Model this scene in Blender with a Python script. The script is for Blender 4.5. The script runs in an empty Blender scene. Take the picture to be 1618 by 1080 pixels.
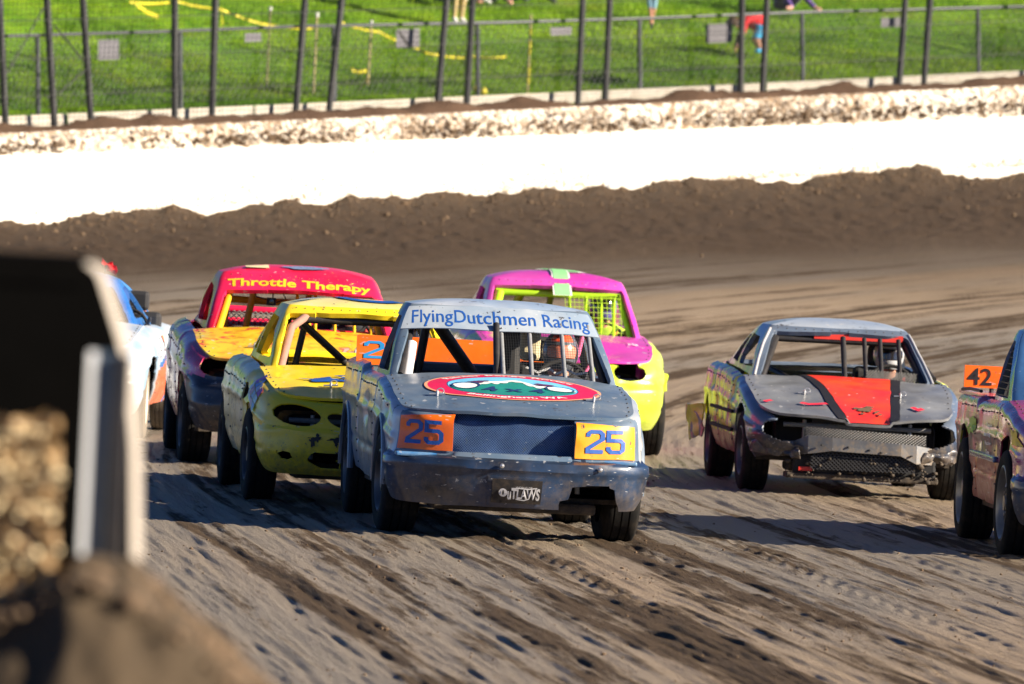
import bpy, bmesh, math, random
import numpy as np
from mathutils import Vector, Matrix

random.seed(7)
rng = np.random.default_rng(7)
sc = bpy.context.scene
COL = sc.collection
rad = math.radians

# ------------------------------------------------------------------ camera
FPX, CAM_H, ROLL = 13900.0, 2.25, rad(2.9)
PITCH = math.atan((540 - 285) * math.cos(ROLL) / FPX)
fw = Vector((0, math.cos(PITCH), -math.sin(PITCH)))
r0 = Vector((1, 0, 0)); u0 = r0.cross(fw)
cr = r0 * math.cos(ROLL) + u0 * math.sin(ROLL)
cu = u0 * math.cos(ROLL) - r0 * math.sin(ROLL)
cam = bpy.data.cameras.new('camera'); camo = bpy.data.objects.new('camera', cam); COL.objects.link(camo)
M = Matrix.Identity(4)
for i in range(3):
    M[i][0], M[i][1], M[i][2] = cr[i], cu[i], -fw[i]
M[0][3], M[1][3], M[2][3] = 0, 0, CAM_H
camo.matrix_world = M
cam.sensor_width = 36; cam.lens = FPX * 36 / 1618
cam.clip_start = 0.5; cam.clip_end = 3000
cam.dof.use_dof = True; cam.dof.focus_distance = 57.0; cam.dof.aperture_fstop = 6.3
sc.camera = camo

# ------------------------------------------------------------------ sky, sun, exposure
SUN_EL, SUN_AZ = 24.0, 106.0            # azimuth clockwise from +Y
w = bpy.data.worlds.new('World'); sc.world = w; w.use_nodes = True
sky = w.node_tree.nodes.new('ShaderNodeTexSky'); sky.sky_type = 'NISHITA'; sky.sun_disc = False
sky.sun_elevation = rad(SUN_EL); sky.sun_rotation = rad(SUN_AZ); sky.air_density = 0.42; sky.dust_density = 0.1; sky.ozone_density = 8.0
w.node_tree.links.new(sky.outputs[0], w.node_tree.nodes['Background'].inputs[0])
w.node_tree.nodes['Background'].inputs[1].default_value = 0.05
sun = bpy.data.lights.new('sun', 'SUN'); sun.energy = 5.0; sun.angle = rad(0.5); sun.color = (1.0, 0.86, 0.68)
suno = bpy.data.objects.new('sun', sun); COL.objects.link(suno)
sd = Vector((math.sin(rad(SUN_AZ)) * math.cos(rad(SUN_EL)), math.cos(rad(SUN_AZ)) * math.cos(rad(SUN_EL)), math.sin(rad(SUN_EL))))
suno.rotation_euler = sd.to_track_quat('Z', 'Y').to_euler()
sc.view_settings.view_transform = 'Standard'; sc.view_settings.look = 'None'
sc.view_settings.exposure = 1.42; sc.view_settings.gamma = 1.0; sc.view_settings.use_curve_mapping = False

# ------------------------------------------------------------------ numeric helpers
def _hash(ix, iy, iz, seed):
    h = (ix * 374761393 + iy * 668265263 + iz * 2147483647 + seed * 974634533) & 0xffffffff
    h = ((h ^ (h >> 13)) * 1274126177) & 0xffffffff
    h = (h ^ (h >> 16)) & 0xffffffff
    return h / 4294967295.0 * 2 - 1

def vnoise(P, seed=0):
    P = np.asarray(P, float); sh = P.shape[:-1]; P = P.reshape(-1, 3)
    f = np.floor(P); i = f.astype(np.int64); u = P - f; u = u * u * (3 - 2 * u)
    out = 0
    for dx in (0, 1):
        for dy in (0, 1):
            for dz in (0, 1):
                wt = (u[:, 0] if dx else 1 - u[:, 0]) * (u[:, 1] if dy else 1 - u[:, 1]) * (u[:, 2] if dz else 1 - u[:, 2])
                out = out + wt * _hash(i[:, 0] + dx, i[:, 1] + dy, i[:, 2] + dz, seed)
    return out.reshape(sh)

def fbm(P, seed=0, octv=3, gain=.5):
    P = np.asarray(P, float); a = 1; s = 0
    for k in range(octv):
        s = s + a * vnoise(P * 2 ** k, seed + k); a *= gain
    return s

def st(*a):
    return np.stack(np.broadcast_arrays(*a), -1).astype(float)

def sstep(x, a, b):
    t = np.clip((x - a) / (b - a), 0, 1); return t * t * (3 - 2 * t)

def knots(x, ks):
    return np.interp(x, [k[0] for k in ks], [k[1] for k in ks])

def crom(pts, n=12):
    p = np.array(pts, float); p = np.vstack([2 * p[0] - p[1], p, 2 * p[-1] - p[-2]]); out = []
    for i in range(1, len(p) - 2):
        for k in range(n):
            t = k / n
            out.append(.5 * (2 * p[i] + (p[i + 1] - p[i - 1]) * t + (2 * p[i - 1] - 5 * p[i] + 4 * p[i + 1] - p[i + 2]) * t * t + (3 * p[i] - p[i - 1] - 3 * p[i + 1] + p[i + 2]) * t ** 3))
    out.append(p[-2]); return np.array(out)

def sdf_poly(X, Y, poly):
    poly = np.array(poly, float); n = len(poly)
    d = np.full(X.shape, 1e9); inside = np.zeros(X.shape, bool)
    for i in range(n):
        a = poly[i]; b = poly[(i + 1) % n]; e = b - a
        wx, wy = X - a[0], Y - a[1]
        t = np.clip((wx * e[0] + wy * e[1]) / max(e @ e, 1e-12), 0, 1)
        d = np.minimum(d, (wx - e[0] * t) ** 2 + (wy - e[1] * t) ** 2)
        c = ((a[1] > Y) != (b[1] > Y)) & (X < e[0] * (Y - a[1]) / (e[1] if abs(e[1]) > 1e-12 else 1e-12) + a[0])
        inside ^= c
    d = np.sqrt(d); return np.where(inside, -d, d)

def chaikin(p, it=2, r=None):
    """polygon with its corners rounded"""
    p = np.array(p, float); r = r or (.035 if it < 2 else .05); out = []; n = len(p)
    for i in range(n):
        a, b, c = p[i - 1], p[i], p[(i + 1) % n]; la, lc = np.linalg.norm(a - b), np.linalg.norm(c - b); k = min(r, .42 * la, .42 * lc)
        A_, C_ = b + (a - b) / max(la, 1e-9) * k, b + (c - b) / max(lc, 1e-9) * k
        for t in np.linspace(0, 1, 5): out.append((1 - t) ** 2 * A_ + 2 * t * (1 - t) * b + t * t * C_)
    return np.array(out)

def ell(cx, cy, rx, ry, rot=0, n=28):
    a = np.linspace(0, 2 * np.pi, n, endpoint=False); x, y = rx * np.cos(a), ry * np.sin(a); c, s = math.cos(rot), math.sin(rot)
    return np.stack([cx + x * c - y * s, cy + x * s + y * c], 1)

# ------------------------------------------------------------------ object helpers
def link(o, parent=None):
    COL.objects.link(o)
    if parent: o.parent = parent
    return o

def mk(name, V, F, mat, parent=None, smooth=True, kind=None):
    me = bpy.data.meshes.new(name)
    me.from_pydata([tuple(v) for v in np.asarray(V, float)], [], [tuple(int(i) for i in f) for f in F])
    if smooth: me.polygons.foreach_set('use_smooth', np.ones(len(me.polygons), bool))
    if mat: me.materials.append(mat)
    me.update()
    o = link(bpy.data.objects.new(name, me), parent)
    if kind: o['kind'] = kind
    return o

def fastmesh(name, V, Q, mat, parent=None, smooth=True, kind=None, attrs=None):
    """V (n,3), Q (m,k) with fixed polygon size k"""
    me = bpy.data.meshes.new(name); V = np.ascontiguousarray(V, np.float32); Q = np.ascontiguousarray(Q, np.int32); k = Q.shape[1]
    me.vertices.add(len(V)); me.vertices.foreach_set('co', V.ravel())
    me.loops.add(Q.size); me.loops.foreach_set('vertex_index', Q.ravel())
    me.polygons.add(len(Q)); me.polygons.foreach_set('loop_start', np.arange(0, Q.size, k, dtype=np.int32))
    if smooth: me.polygons.foreach_set('use_smooth', np.ones(len(Q), bool))
    for nm, val in (attrs or {}).items():
        a = me.attributes.new(nm, 'FLOAT', 'POINT'); a.data.foreach_set('value', np.ascontiguousarray(val, np.float32))
    me.update(calc_edges=True); me.validate()
    if mat: me.materials.append(mat)
    o = link(bpy.data.objects.new(name, me), parent)
    if kind: o['kind'] = kind
    return o

def gridquads(n, m, wrapu=False):
    i = np.arange(n if wrapu else n - 1)[:, None]; j = np.arange(m - 1)[None, :]
    i2 = (i + 1) % n
    return np.stack([i * m + j, i2 * m + j, i2 * m + j + 1, i * m + j + 1], -1).reshape(-1, 4)

def solid(o, th, off=-1, split=True):
    m = o.modifiers.new('thickness', 'SOLIDIFY'); m.thickness = th; m.offset = off
    if split:
        e = o.modifiers.new('edges', 'EDGE_SPLIT'); e.split_angle = rad(38)
    return o

class MB:
    def __init__(s): s.V = []; s.F = []
    def add(s, V, F):
        b = len(s.V); s.V += [tuple(v) for v in V]; s.F += [tuple(i + b for i in f) for f in F]; return s
    def box(s, a, b, R=None, T=(0, 0, 0)):
        V = [(x, y, z) for x in (a[0], b[0]) for y in (a[1], b[1]) for z in (a[2], b[2])]
        if R is not None: V = [tuple(R @ Vector(v) + Vector(T)) for v in V]
        return s.add(V, [(0, 1, 3, 2), (4, 6, 7, 5), (0, 4, 5, 1), (2, 3, 7, 6), (0, 2, 6, 4), (1, 5, 7, 3)])
    def tube(s, pts, r, n=10, cap=True):
        pts = [Vector(p) for p in pts]; V = []; F = []
        rs = r if isinstance(r, (list, tuple)) else [r] * len(pts)
        up = None
        for i, p in enumerate(pts):
            t = (pts[min(i + 1, len(pts) - 1)] - pts[max(i - 1, 0)]).normalized()
            if up is None: up = t.orthogonal().normalized()
            up = (up - t * up.dot(t)).normalized(); v2 = t.cross(up)
            for k in range(n):
                a = 2 * math.pi * k / n
                V.append(p + (up * math.cos(a) + v2 * math.sin(a)) * rs[i])
        for i in range(len(pts) - 1):
            for k in range(n):
                F.append((i * n + k, i * n + (k + 1) % n, (i + 1) * n + (k + 1) % n, (i + 1) * n + k))
        if cap:
            F.append(tuple(range(n - 1, -1, -1))); b = (len(pts) - 1) * n; F.append(tuple(b + k for k in range(n)))
        return s.add(V, F)
    def lathe(s, prof, n=40, c=(0, 0, 0), axis='y'):
        V = []; F = []; m = len(prof)
        for k in range(n):
            a = 2 * math.pi * k / n
            for (h, r) in prof:
                p = (r * math.cos(a), h, r * math.sin(a)) if axis == 'y' else (r * math.cos(a), r * math.sin(a), h)
                V.append((p[0] + c[0], p[1] + c[1], p[2] + c[2]))
        for k in range(n):
            k2 = (k + 1) % n
            for j in range(m - 1): F.append((k * m + j, k * m + j + 1, k2 * m + j + 1, k2 * m + j))
        return s.add(V, F)
    def build(s, name, mat, parent=None, smooth=False, kind=None, bevel=0):
        o = mk(name, s.V, s.F, mat, parent, smooth, kind)
        if bevel:
            b = o.modifiers.new('bevel', 'BEVEL'); b.width = bevel; b.segments = 2; b.limit_method = 'ANGLE'
        if smooth:
            e = o.modifiers.new('edges', 'EDGE_SPLIT'); e.split_angle = rad(42)
        return o

def tag(o, label=None, cat=None, group=None, kind=None):
    if label: o['label'] = label
    if cat: o['category'] = cat
    if group: o['group'] = group
    if kind: o['kind'] = kind
    return o

def empty(name, loc=(0, 0, 0), rz=0):
    o = bpy.data.objects.new(name, None); o.location = loc; o.rotation_euler = (0, 0, rz); o.empty_display_size = .2
    return link(o)

# ------------------------------------------------------------------ materials
class NT:
    def __init__(s, name):
        s.m = bpy.data.materials.new(name); s.m.use_nodes = True; s.t = s.m.node_tree
        s.b = s.t.nodes['Principled BSDF']; s.co = s.n('ShaderNodeTexCoord').outputs['Object']
    def n(s, t, **k):
        x = s.t.nodes.new(t)
        for a, v in k.items(): setattr(x, a, v)
        return x
    def l(s, a, b): s.t.links.new(a, b)
    def noise(s, scale, detail=4, rough=.55, vec=None, stretch=None, dist=0):
        x = s.n('ShaderNodeTexNoise'); x.inputs['Scale'].default_value = scale; x.inputs['Detail'].default_value = detail
        x.inputs['Roughness'].default_value = rough; x.inputs['Distortion'].default_value = dist
        v = vec or s.co
        if stretch:
            mp = s.n('ShaderNodeMapping'); mp.inputs['Scale'].default_value = stretch; s.l(v, mp.inputs['Vector']); v = mp.outputs[0]
        s.l(v, x.inputs['Vector']); return x.outputs['Fac']
    def ramp(s, f, stops, interp='LINEAR'):
        x = s.n('ShaderNodeValToRGB'); x.color_ramp.interpolation = interp; e = x.color_ramp.elements
        while len(e) < len(stops): e.new(0.5)
        for i, (p, c) in enumerate(stops):
            e[i].position = p; e[i].color = tuple(c) + (1,) if not np.isscalar(c) else (c, c, c, 1)
        s.l(f, x.inputs['Fac']); return x.outputs['Color']
    def mix(s, f, a, b):
        x = s.n('ShaderNodeMix', data_type='RGBA')
        if np.isscalar(f): x.inputs['Factor'].default_value = f
        else: s.l(f, x.inputs['Factor'])
        for sock, v in ((x.inputs['A'], a), (x.inputs['B'], b)):
            if isinstance(v, (tuple, list)): sock.default_value = tuple(v) + (1,)
            else: s.l(v, sock)
        return x.outputs['Result']
    def math(s, op, a, b=0.):
        x = s.n('ShaderNodeMath', operation=op)
        for i, v in enumerate((a, b)):
            if np.isscalar(v): x.inputs[i].default_value = v
            else: s.l(v, x.inputs[i])
        return x.outputs[0]
    def bump(s, h, strength=.3, dist=.01):
        x = s.n('ShaderNodeBump'); x.inputs['Strength'].default_value = strength; x.inputs['Distance'].default_value = dist
        s.l(h, x.inputs['Height']); s.l(x.outputs[0], s.b.inputs['Normal'])
    def fin(s, col=None, rough=.6, metal=0, spec=.5, coat=0):
        if col is not None:
            if isinstance(col, (tuple, list)): s.b.inputs['Base Color'].default_value = tuple(col) + (1,)
            else: s.l(col, s.b.inputs['Base Color'])
        if np.isscalar(rough): s.b.inputs['Roughness'].default_value = rough
        else: s.l(rough, s.b.inputs['Roughness'])
        s.b.inputs['Metallic'].default_value = metal; s.b.inputs['Specular IOR Level'].default_value = spec
        s.b.inputs['Coat Weight'].default_value = coat; s.b.inputs['Coat Roughness'].default_value = .15
        return s.m

MUD = (.20, .145, .09)
def paint(name, base, second=None, sc2=2.5, rough=.38, mud=.35, chips=(.05, .05, .055), chip=.62, coat=.25, metal=0, stops=None, sc3=3, scratch=True):
    t = NT(name)
    c = base
    if stops:
        c = t.ramp(t.noise(sc3, 3, .5, dist=1.2), stops, 'CONSTANT')
    if second:
        f = t.ramp(t.noise(sc2, 5, .6), [(.38, 0.), (.66, 1.)]); c = t.mix(f, c, second)
    if scratch:
        f = t.ramp(t.noise(60, 2, .5, stretch=(.12, .3, 1)), [(.69, 0.), (.73, 1.)]); c = t.mix(t.math('MULTIPLY', f, .55), c, (.55, .55, .55))
    f = t.ramp(t.noise(14, 6, .7), [(chip, 0.), (chip + .03, 1.)]); c = t.mix(f, c, chips)
    f = t.ramp(t.noise(7, 8, .72), [(.5, 0.), (.75, 1.)]); f = t.math('MULTIPLY', f, mud); c = t.mix(f, c, MUD)
    # splashed mud, more of it low on the panels
    sep = t.n('ShaderNodeSeparateXYZ'); t.l(t.co, sep.inputs[0])
    z = t.math('SUBTRACT', .62, sep.outputs['Z']); z = t.math('MULTIPLY', z, 1.1)
    f2 = t.math('ADD', z, t.math('MULTIPLY', t.noise(22, 6, .7), 1.0)); f2 = t.ramp(f2, [(.72, 0.), (.95, 1.)]); f2 = t.math('MULTIPLY', f2, min(1, mud * 2.2)); c = t.mix(f2, c, MUD)
    def lobe(x0, wdt): return t.math('SUBTRACT', 1., t.math('MULTIPLY', t.math('ABSOLUTE', t.math('SUBTRACT', sep.outputs['X'], x0)), 1 / wdt))
    a_ = t.math('MAXIMUM', t.math('MAXIMUM', lobe(-.45, .55), lobe(-3.05, .6)), 0.)
    zz = t.math('MULTIPLY', t.math('SUBTRACT', .85, sep.outputs['Z']), 1.3)
    f3 = t.math('ADD', t.math('MULTIPLY', a_, zz), t.math('SUBTRACT', t.noise(16, 7, .75, stretch=(.6, 1, 1.3)), .5)); f3 = t.ramp(f3, [(.28, 0.), (.55, 1.)]); c = t.mix(t.math('MULTIPLY', f3, min(.8, mud * 3)), c, MUD)
    r = t.math('ADD', rough, t.math('MULTIPLY', f, .5)); r = t.math('MINIMUM', t.math('ADD', r, t.math('MULTIPLY', f2, .5)), .95)
    t.bump(t.noise(9, 5, .6), .12, .012)
    return t.fin(c, r, metal, .5, coat)

def plain(name, col, rough=.6, metal=0, var=.25, sc_=12, bump=.15, coat=0, spec=.5, dust=0):
    t = NT(name)
    c = t.mix(t.noise(sc_, 5, .6), tuple(x * (1 - var) for x in col), tuple(min(1, x * (1 + var)) for x in col))
    if dust:
        f = t.ramp(t.noise(sc_ * 1.3, 7, .7), [(.45, 0.), (.7, 1.)]); c = t.mix(t.math('MULTIPLY', f, dust), c, MUD)
    if bump: t.bump(t.noise(sc_ * 4, 4, .6), bump, .006)
    return t.fin(c, rough, metal, spec, coat)

m_rubber = plain('tyre_rubber', (.009, .009, .009), .85, spec=.2, dust=.10, sc_=9)
m_rim = plain('steel_rim', (.10, .10, .105), .45, .6, dust=.3)
m_rimblk = plain('dark_rim', (.035, .035, .04), .5, .4, dust=.3)
m_black = plain('black_interior', (.012, .012, .013), .8, var=.4)
m_under = plain('muddy_underbody', (.035, .028, .022), .85, dust=.5, sc_=6, bump=.6)
m_bar = plain('black_tube_steel', (.018, .018, .02), .45, dust=.12)
m_barwhite = plain('white_pad', (.62, .62, .64), .7)
m_zinc = plain('zinc_bar', (.30, .32, .34), .45, .4, dust=.35, sc_=40)
m_yelbar = plain('yellow_tube_paint', (.75, .42, .01), .4, dust=.12)
m_limebar = plain('lime_tube_paint', (.36, .62, .015), .4, dust=.1)
m_wire = plain('black_wire', (.03, .03, .032), .5, .3)
m_limewire = plain('lime_wire', (.40, .62, .03), .5)
m_suit = plain('black_race_suit', (.018, .02, .026), .85, var=.3, sc_=20)
m_suitgrey = plain('grey_race_suit', (.10, .11, .13), .85, var=.3, sc_=20)
m_skin = plain('skin', (.52, .26, .17), .55, var=.1)
m_visor = plain('dark_visor', (.02, .018, .02), .08, coat=1)
m_white = plain('white_vinyl', (.78, .78, .76), .5, var=.06)
m_steel = plain('bolt_steel', (.55, .55, .55), .35, .8)
m_pinkpad = plain('pink_roll_pad', (.36, .19, .15), .85, dust=.3)
m_seat = plain('black_seat', (.02, .02, .022), .7)
m_print_blue = plain('blue_vinyl', (.012, .085, .36), .45, var=.1)
m_print_blk = plain('black_vinyl', (.015, .015, .017), .5)
m_orange = paint('orange_number_paint', (.90, .135, .004), (.84, .18, .008), 3, .4, mud=.18, chip=.66)
m_yelpaint = plain('yellow_vinyl', (.85, .58, .02), .5)

# ------------------------------------------------------------------ surfaces with cut openings
def gsurf(fn, U, V, holes=()):
    UU, VV = np.meshgrid(np.asarray(U, float), np.asarray(V, float), indexing='ij'); P = fn(UU, VV)
    mask = np.ones((len(U) - 1, len(V) - 1), bool)
    for hole in holes:
        eu = np.gradient(np.asarray(U, float))[:, None] * .2 + 0 * UU; ev = np.gradient(np.asarray(V, float))[None, :] * .2 + 0 * VV
        Pu, Pv = fn(UU + eu, VV), fn(UU, VV + ev)
        g = hole(P, UU, VV)
        su = np.linalg.norm(Pu - P, axis=-1) / eu + 1e-9; sv = np.linalg.norm(Pv - P, axis=-1) / ev + 1e-9
        Gu = (hole(Pu, UU + eu, VV) - g) / eu / su; Gv = (hole(Pv, UU, VV + ev) - g) / ev / sv
        n2 = Gu ** 2 + Gv ** 2
        hloc = np.maximum(su * eu, sv * ev) * 5
        sel = (np.abs(g) < .62 * hloc) & (n2 > .15) & (n2 < 6)
        du = np.where(sel, -g * Gu / np.maximum(n2, .15) / su, 0); dv = np.where(sel, -g * Gv / np.maximum(n2, .15) / sv, 0)
        du = np.clip(du, -3.2 * eu, 3.2 * eu); dv = np.clip(dv, -3.2 * ev, 3.2 * ev)
        UU = UU + du; VV = np.clip(VV + dv, V[0], V[-1])
        P = fn(UU, VV); g = hole(P, UU, VV)
        c = (g[:-1, :-1] + g[1:, :-1] + g[1:, 1:] + g[:-1, 1:]) / 4
        mask &= ~(c < -.0012)
        nr = sum((np.abs(q) < .004).astype(int) for q in (g[:-1, :-1], g[1:, :-1], g[1:, 1:], g[:-1, 1:]))
        ar = np.linalg.norm(np.cross(P[1:, 1:] - P[:-1, :-1], P[1:, :-1] - P[:-1, 1:]), axis=-1) / 2
        mask &= ~((nr >= 3) & (ar < .38 * np.median(ar)))
    return P, mask

def emit(name, P, mask, mat, parent, th=.012, smooth=True):
    n, m = P.shape[:2]; Q = gridquads(n, m).reshape(n - 1, m - 1, 4)[mask]
    if len(Q) == 0: return None
    used, inv = np.unique(Q, return_inverse=True)
    Vv_, Qv_ = P.reshape(-1, 3)[used], inv.reshape(-1, 4)
    rt_ = parent.parent if parent is not None and parent.parent is not None else parent
    ref = np.array((-1.3, 0, .45)) if rt_ is not None and 'race' in rt_.name else Vv_.mean(0)
    nrm_ = np.cross(Vv_[Qv_[:, 2]] - Vv_[Qv_[:, 0]], Vv_[Qv_[:, 3]] - Vv_[Qv_[:, 1]])
    if np.sum(nrm_ * (Vv_[Qv_].mean(1) - ref)) < 0: Qv_ = Qv_[:, ::-1]
    o = fastmesh(name, Vv_, Qv_, mat, parent, smooth)
    if th: solid(o, th)
    return o

def text2d(body, bold=0.0, width=None, height=None, res=3):
    cu_ = bpy.data.curves.new('t', 'FONT'); cu_.body = body; cu_.size = 1; cu_.offset = bold; cu_.resolution_u = res; cu_.fill_mode = 'FRONT'
    o = bpy.data.objects.new('t', cu_); COL.objects.link(o)
    dg = bpy.context.evaluated_depsgraph_get(); me = bpy.data.meshes.new_from_object(o.evaluated_get(dg))
    V = np.array([v.co[:2] for v in me.vertices]); F = [tuple(p.vertices) for p in me.polygons]
    COL.objects.unlink(o); bpy.data.objects.remove(o); bpy.data.meshes.remove(me)
    lo, hi = V.min(0), V.max(0); V = V - (lo + hi) / 2
    s = width / (hi - lo)[0] if width else height / (hi - lo)[1]
    sy = height / (hi - lo)[1] if (width and height) else s
    return V * (s, sy), F

def stroke2d(paths, wd):
    V = []; F = []
    for p in paths:
        p = np.array(p, float); q = [p[0]]
        for a_, b_ in zip(p[:-1], p[1:]):
            k_ = max(1, int(np.linalg.norm(b_ - a_) / (wd * 1.2)))
            q += [a_ + (b_ - a_) * t_ for t_ in (np.arange(1, k_ + 1) / k_)]
        p = np.array(q); n = len(p); b = len(V)
        for i in range(n):
            d1 = p[i] - p[i - 1] if i > 0 else p[1] - p[0]; d2 = p[i + 1] - p[i] if i < n - 1 else p[i] - p[i - 1]
            d1 = d1 / np.linalg.norm(d1); d2 = d2 / np.linalg.norm(d2); t = d1 + d2; t = t / np.linalg.norm(t); nn = np.array([-t[1], t[0]])
            k = wd / 2 / max(.45, nn @ np.array([-d1[1], d1[0]]))
            V += [p[i] + nn * k, p[i] - nn * k]
        for i in range(n - 1): F.append((b + 2 * i, b + 2 * i + 1, b + 2 * i + 3, b + 2 * i + 2))
    return np.array(V), F

DIG = {'2': [[(0, .74), (0, .88), (.12, 1), (.5, 1), (.62, .88), (.62, .62), (.0, .14), (0, 0.0), (.66, 0)]],
       '5': [[(.62, 1), (0, 1), (0, .58), (.5, .58), (.62, .46), (.62, .12), (.5, 0), (.12, 0), (0, .12), (0, .26)]]}
def digits2d(s, wd=.15, gap=.26):
    V = np.zeros((0, 2)); F = []; x = 0
    for ch in s:
        v, f = stroke2d(DIG[ch], wd); F += [tuple(i + len(V) for i in q) for q in f]; V = np.vstack([V, v + (x, 0)]); x += .62 + gap
    V -= (V.min(0) + V.max(0)) / 2; return V / (np.ptp(V[:, 1])), F      # height 1

def poly2d(p):
    p = np.asarray(p); c = p.mean(0); n = len(p)
    return np.vstack([p, c]), [(i, (i + 1) % n, n) for i in range(n)]
def rfill(p, rings=(0, .3, .6, .85, 1)):
    """outline filled by concentric rings, so it can follow a curved surface"""
    p = np.asarray(p); c = p.mean(0); n = len(p); V = []; F = []
    for r in rings: V += list(c + (p - c) * max(r, .01))
    for k in range(len(rings) - 1):
        for i in range(n): F.append((k * n + i, k * n + (i + 1) % n, (k + 1) * n + (i + 1) % n, (k + 1) * n + i))
    return np.array(V), F
def ring2d(p, a, b):
    p = np.asarray(p); c = p.mean(0); n = len(p); V = list(c + (p - c) * a) + list(c + (p - c) * b)
    return np.array(V), [(i, (i + 1) % n, n + (i + 1) % n, n + i) for i in range(n)]
def splat2d(cx, cy, rx, ry, seed, n=40, amp=.5):
    a = np.linspace(0, 2 * np.pi, n, endpoint=False)
    r = 1 + amp * vnoise(st(np.cos(a) * 1.6, np.sin(a) * 1.6, 0 * a), seed) + amp * .55 * vnoise(st(np.cos(a) * 3.6, np.sin(a) * 3.6, 0 * a), seed + 5)
    return np.stack([cx + rx * r * np.cos(a), cy + ry * r * np.sin(a)], 1)

# ------------------------------------------------------------------ TRACK, WALL, HILL
WC, WR = (58.7, 77.5), 81.0
def ywall(x):
    x = np.clip(x, -19.5, 45); return WC[1] + np.sqrt(np.maximum(WR ** 2 - (WC[0] - x) ** 2, 1))
def wtan(x):
    s = (WC[0] - x) / WR; return math.sqrt(1 - s * s), s       # tangent (dx,dy): left-near to right-far
def zwall(x): return 1.35 + (np.clip(x, -14, 20) + 7.2) / 15.4 * 1.52
WFACE = lambda x: np.interp(x, [-8, 9], [.90, .83])
def gpath(y):
    t = np.maximum(y - 58, 0) / 66; return -.10 * (y - 58) + .8 * 66 / 2.5 * t ** 2.5
def gbase(x, y):
    yw = ywall(x); t = np.clip((y - 78) / (yw - 78), 0, 1); return zwall(x) * t ** 1.55

ys = np.concatenate([np.linspace(-60, 30, 16), np.arange(31, 37, .5), np.arange(37, 62, .05), np.arange(62, 100, .085), np.arange(100, 150, .12), np.linspace(150.5, 165, 12)])
uu = np.linspace(-1, 1, 561)
far_l = -np.array([300, 150, 80, 40, 22, 15]); far_r = np.array([15, 22, 40, 80, 150, 300])
ext = .09 * np.arange(1, 41) + .0006 * np.arange(1, 41) ** 2
far_l = far_l - 4.; far_r = far_r + 4.
hw = np.clip(.068 * ys + .9, 3.2, 11)
X = np.concatenate([np.repeat(far_l[None, :], len(ys), 0).astype(float), -hw[:, None] - ext[None, ::-1], uu[None, :] * hw[:, None], hw[:, None] + ext[None, :], np.repeat(far_r[None, :], len(ys), 0).astype(float)], 1)
Y = np.repeat(ys[:, None], X.shape[1], 1)
Q_ = X - gpath(Y)
Z = gbase(X, Y); yw = ywall(X); dw = yw - Y
near_wall = sstep(-dw, -20, -9) * (dw > -1)
n_big = fbm(st(Q_ * 1.1, Y * .045, 0 * X), 11, 3)
n_mid = fbm(st(Q_ * 4.2, Y * .09, 0 * X + 3), 21, 3)
n_fin = fbm(st(Q_ * 13, Y * .22, 0 * X + 7), 31, 3)
n_fin2 = fbm(st(Q_ * 30, Y * .8, 0 * X + 9), 35, 2)
n_iso = fbm(st(Q_ * 7, Y * 1.1, 0 * X), 41, 4, .62)
wq = .06 * fbm(st(X * 2.3, Y * .6, 0 * X), 43, 2)
clod = np.clip(fbm(st((Q_ + wq) * 15, Y * .95, 0 * X), 63, 3, .6) - .30, 0, 1)
loose = np.clip(.34 + .20 * n_big + .45 * n_mid + .38 * n_fin + .2 * n_iso, 0, 1) ** 1.2
groove = sum(np.exp(-((Q_ - q0 + .05 * np.sin(Y * .35 + q0 * 5)) / .05) ** 2) for q0 in (-3.1, -2.2, -1.55, -.62, -.4, .75, .92, 1.9, 2.12, 3.0, 3.3, 4.1))
loose = np.clip(loose + .35 * groove, 0, 1)
Z = Z + (1 - near_wall) * (.0035 * n_mid + .0050 * n_fin + .0070 * n_fin2 + (.2 + loose) * (.002 * n_iso + .0042 * fbm(st((Q_ + wq) * 24, Y * .9, 0 * X), 61, 2)) + (.2 + .8 * loose) * .006 * clod - .007 * groove)
for q0 in (-1.1, -.25, .55, 1.35, 2.35, 3.35):      # tyre tread prints pressed into the damp clay
    ln_ = Q_ - q0 + .06 * np.sin(Y * .21 + q0 * 3); pr_ = np.sin(2 * np.pi * (Y * 1.55 + np.abs(ln_) * 9)) * np.exp(-(ln_ / .085) ** 4) * np.clip(.5 + 1.6 * fbm(st(Q_ * .6, Y * .12, 0 * X + q0), 67, 2), 0, 1)
    Z = Z + (1 - near_wall) * (Y < 75) * .0065 * pr_
rough_w = fbm(st(X * 1.4, Y * .5, 0 * X), 51, 4, .6); lumps = fbm(st(X * 5, Y * 1.6, 0 * X), 53, 3, .6)
edge_mound = np.exp(-(np.maximum(dw, 0) / 2.2) ** 2)
Z = Z + near_wall * (.022 * rough_w + .018 * lumps) + edge_mound * (.10 * fbm(st(X * .8, 0 * X, 0 * X), 57, 4, .65))
Z = np.where(dw < -.5, np.minimum(Z, zwall(X) - .3), Z)
patch = fbm(st(Q_ * .5, Y * .05, 0 * X), 71, 3)

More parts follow.
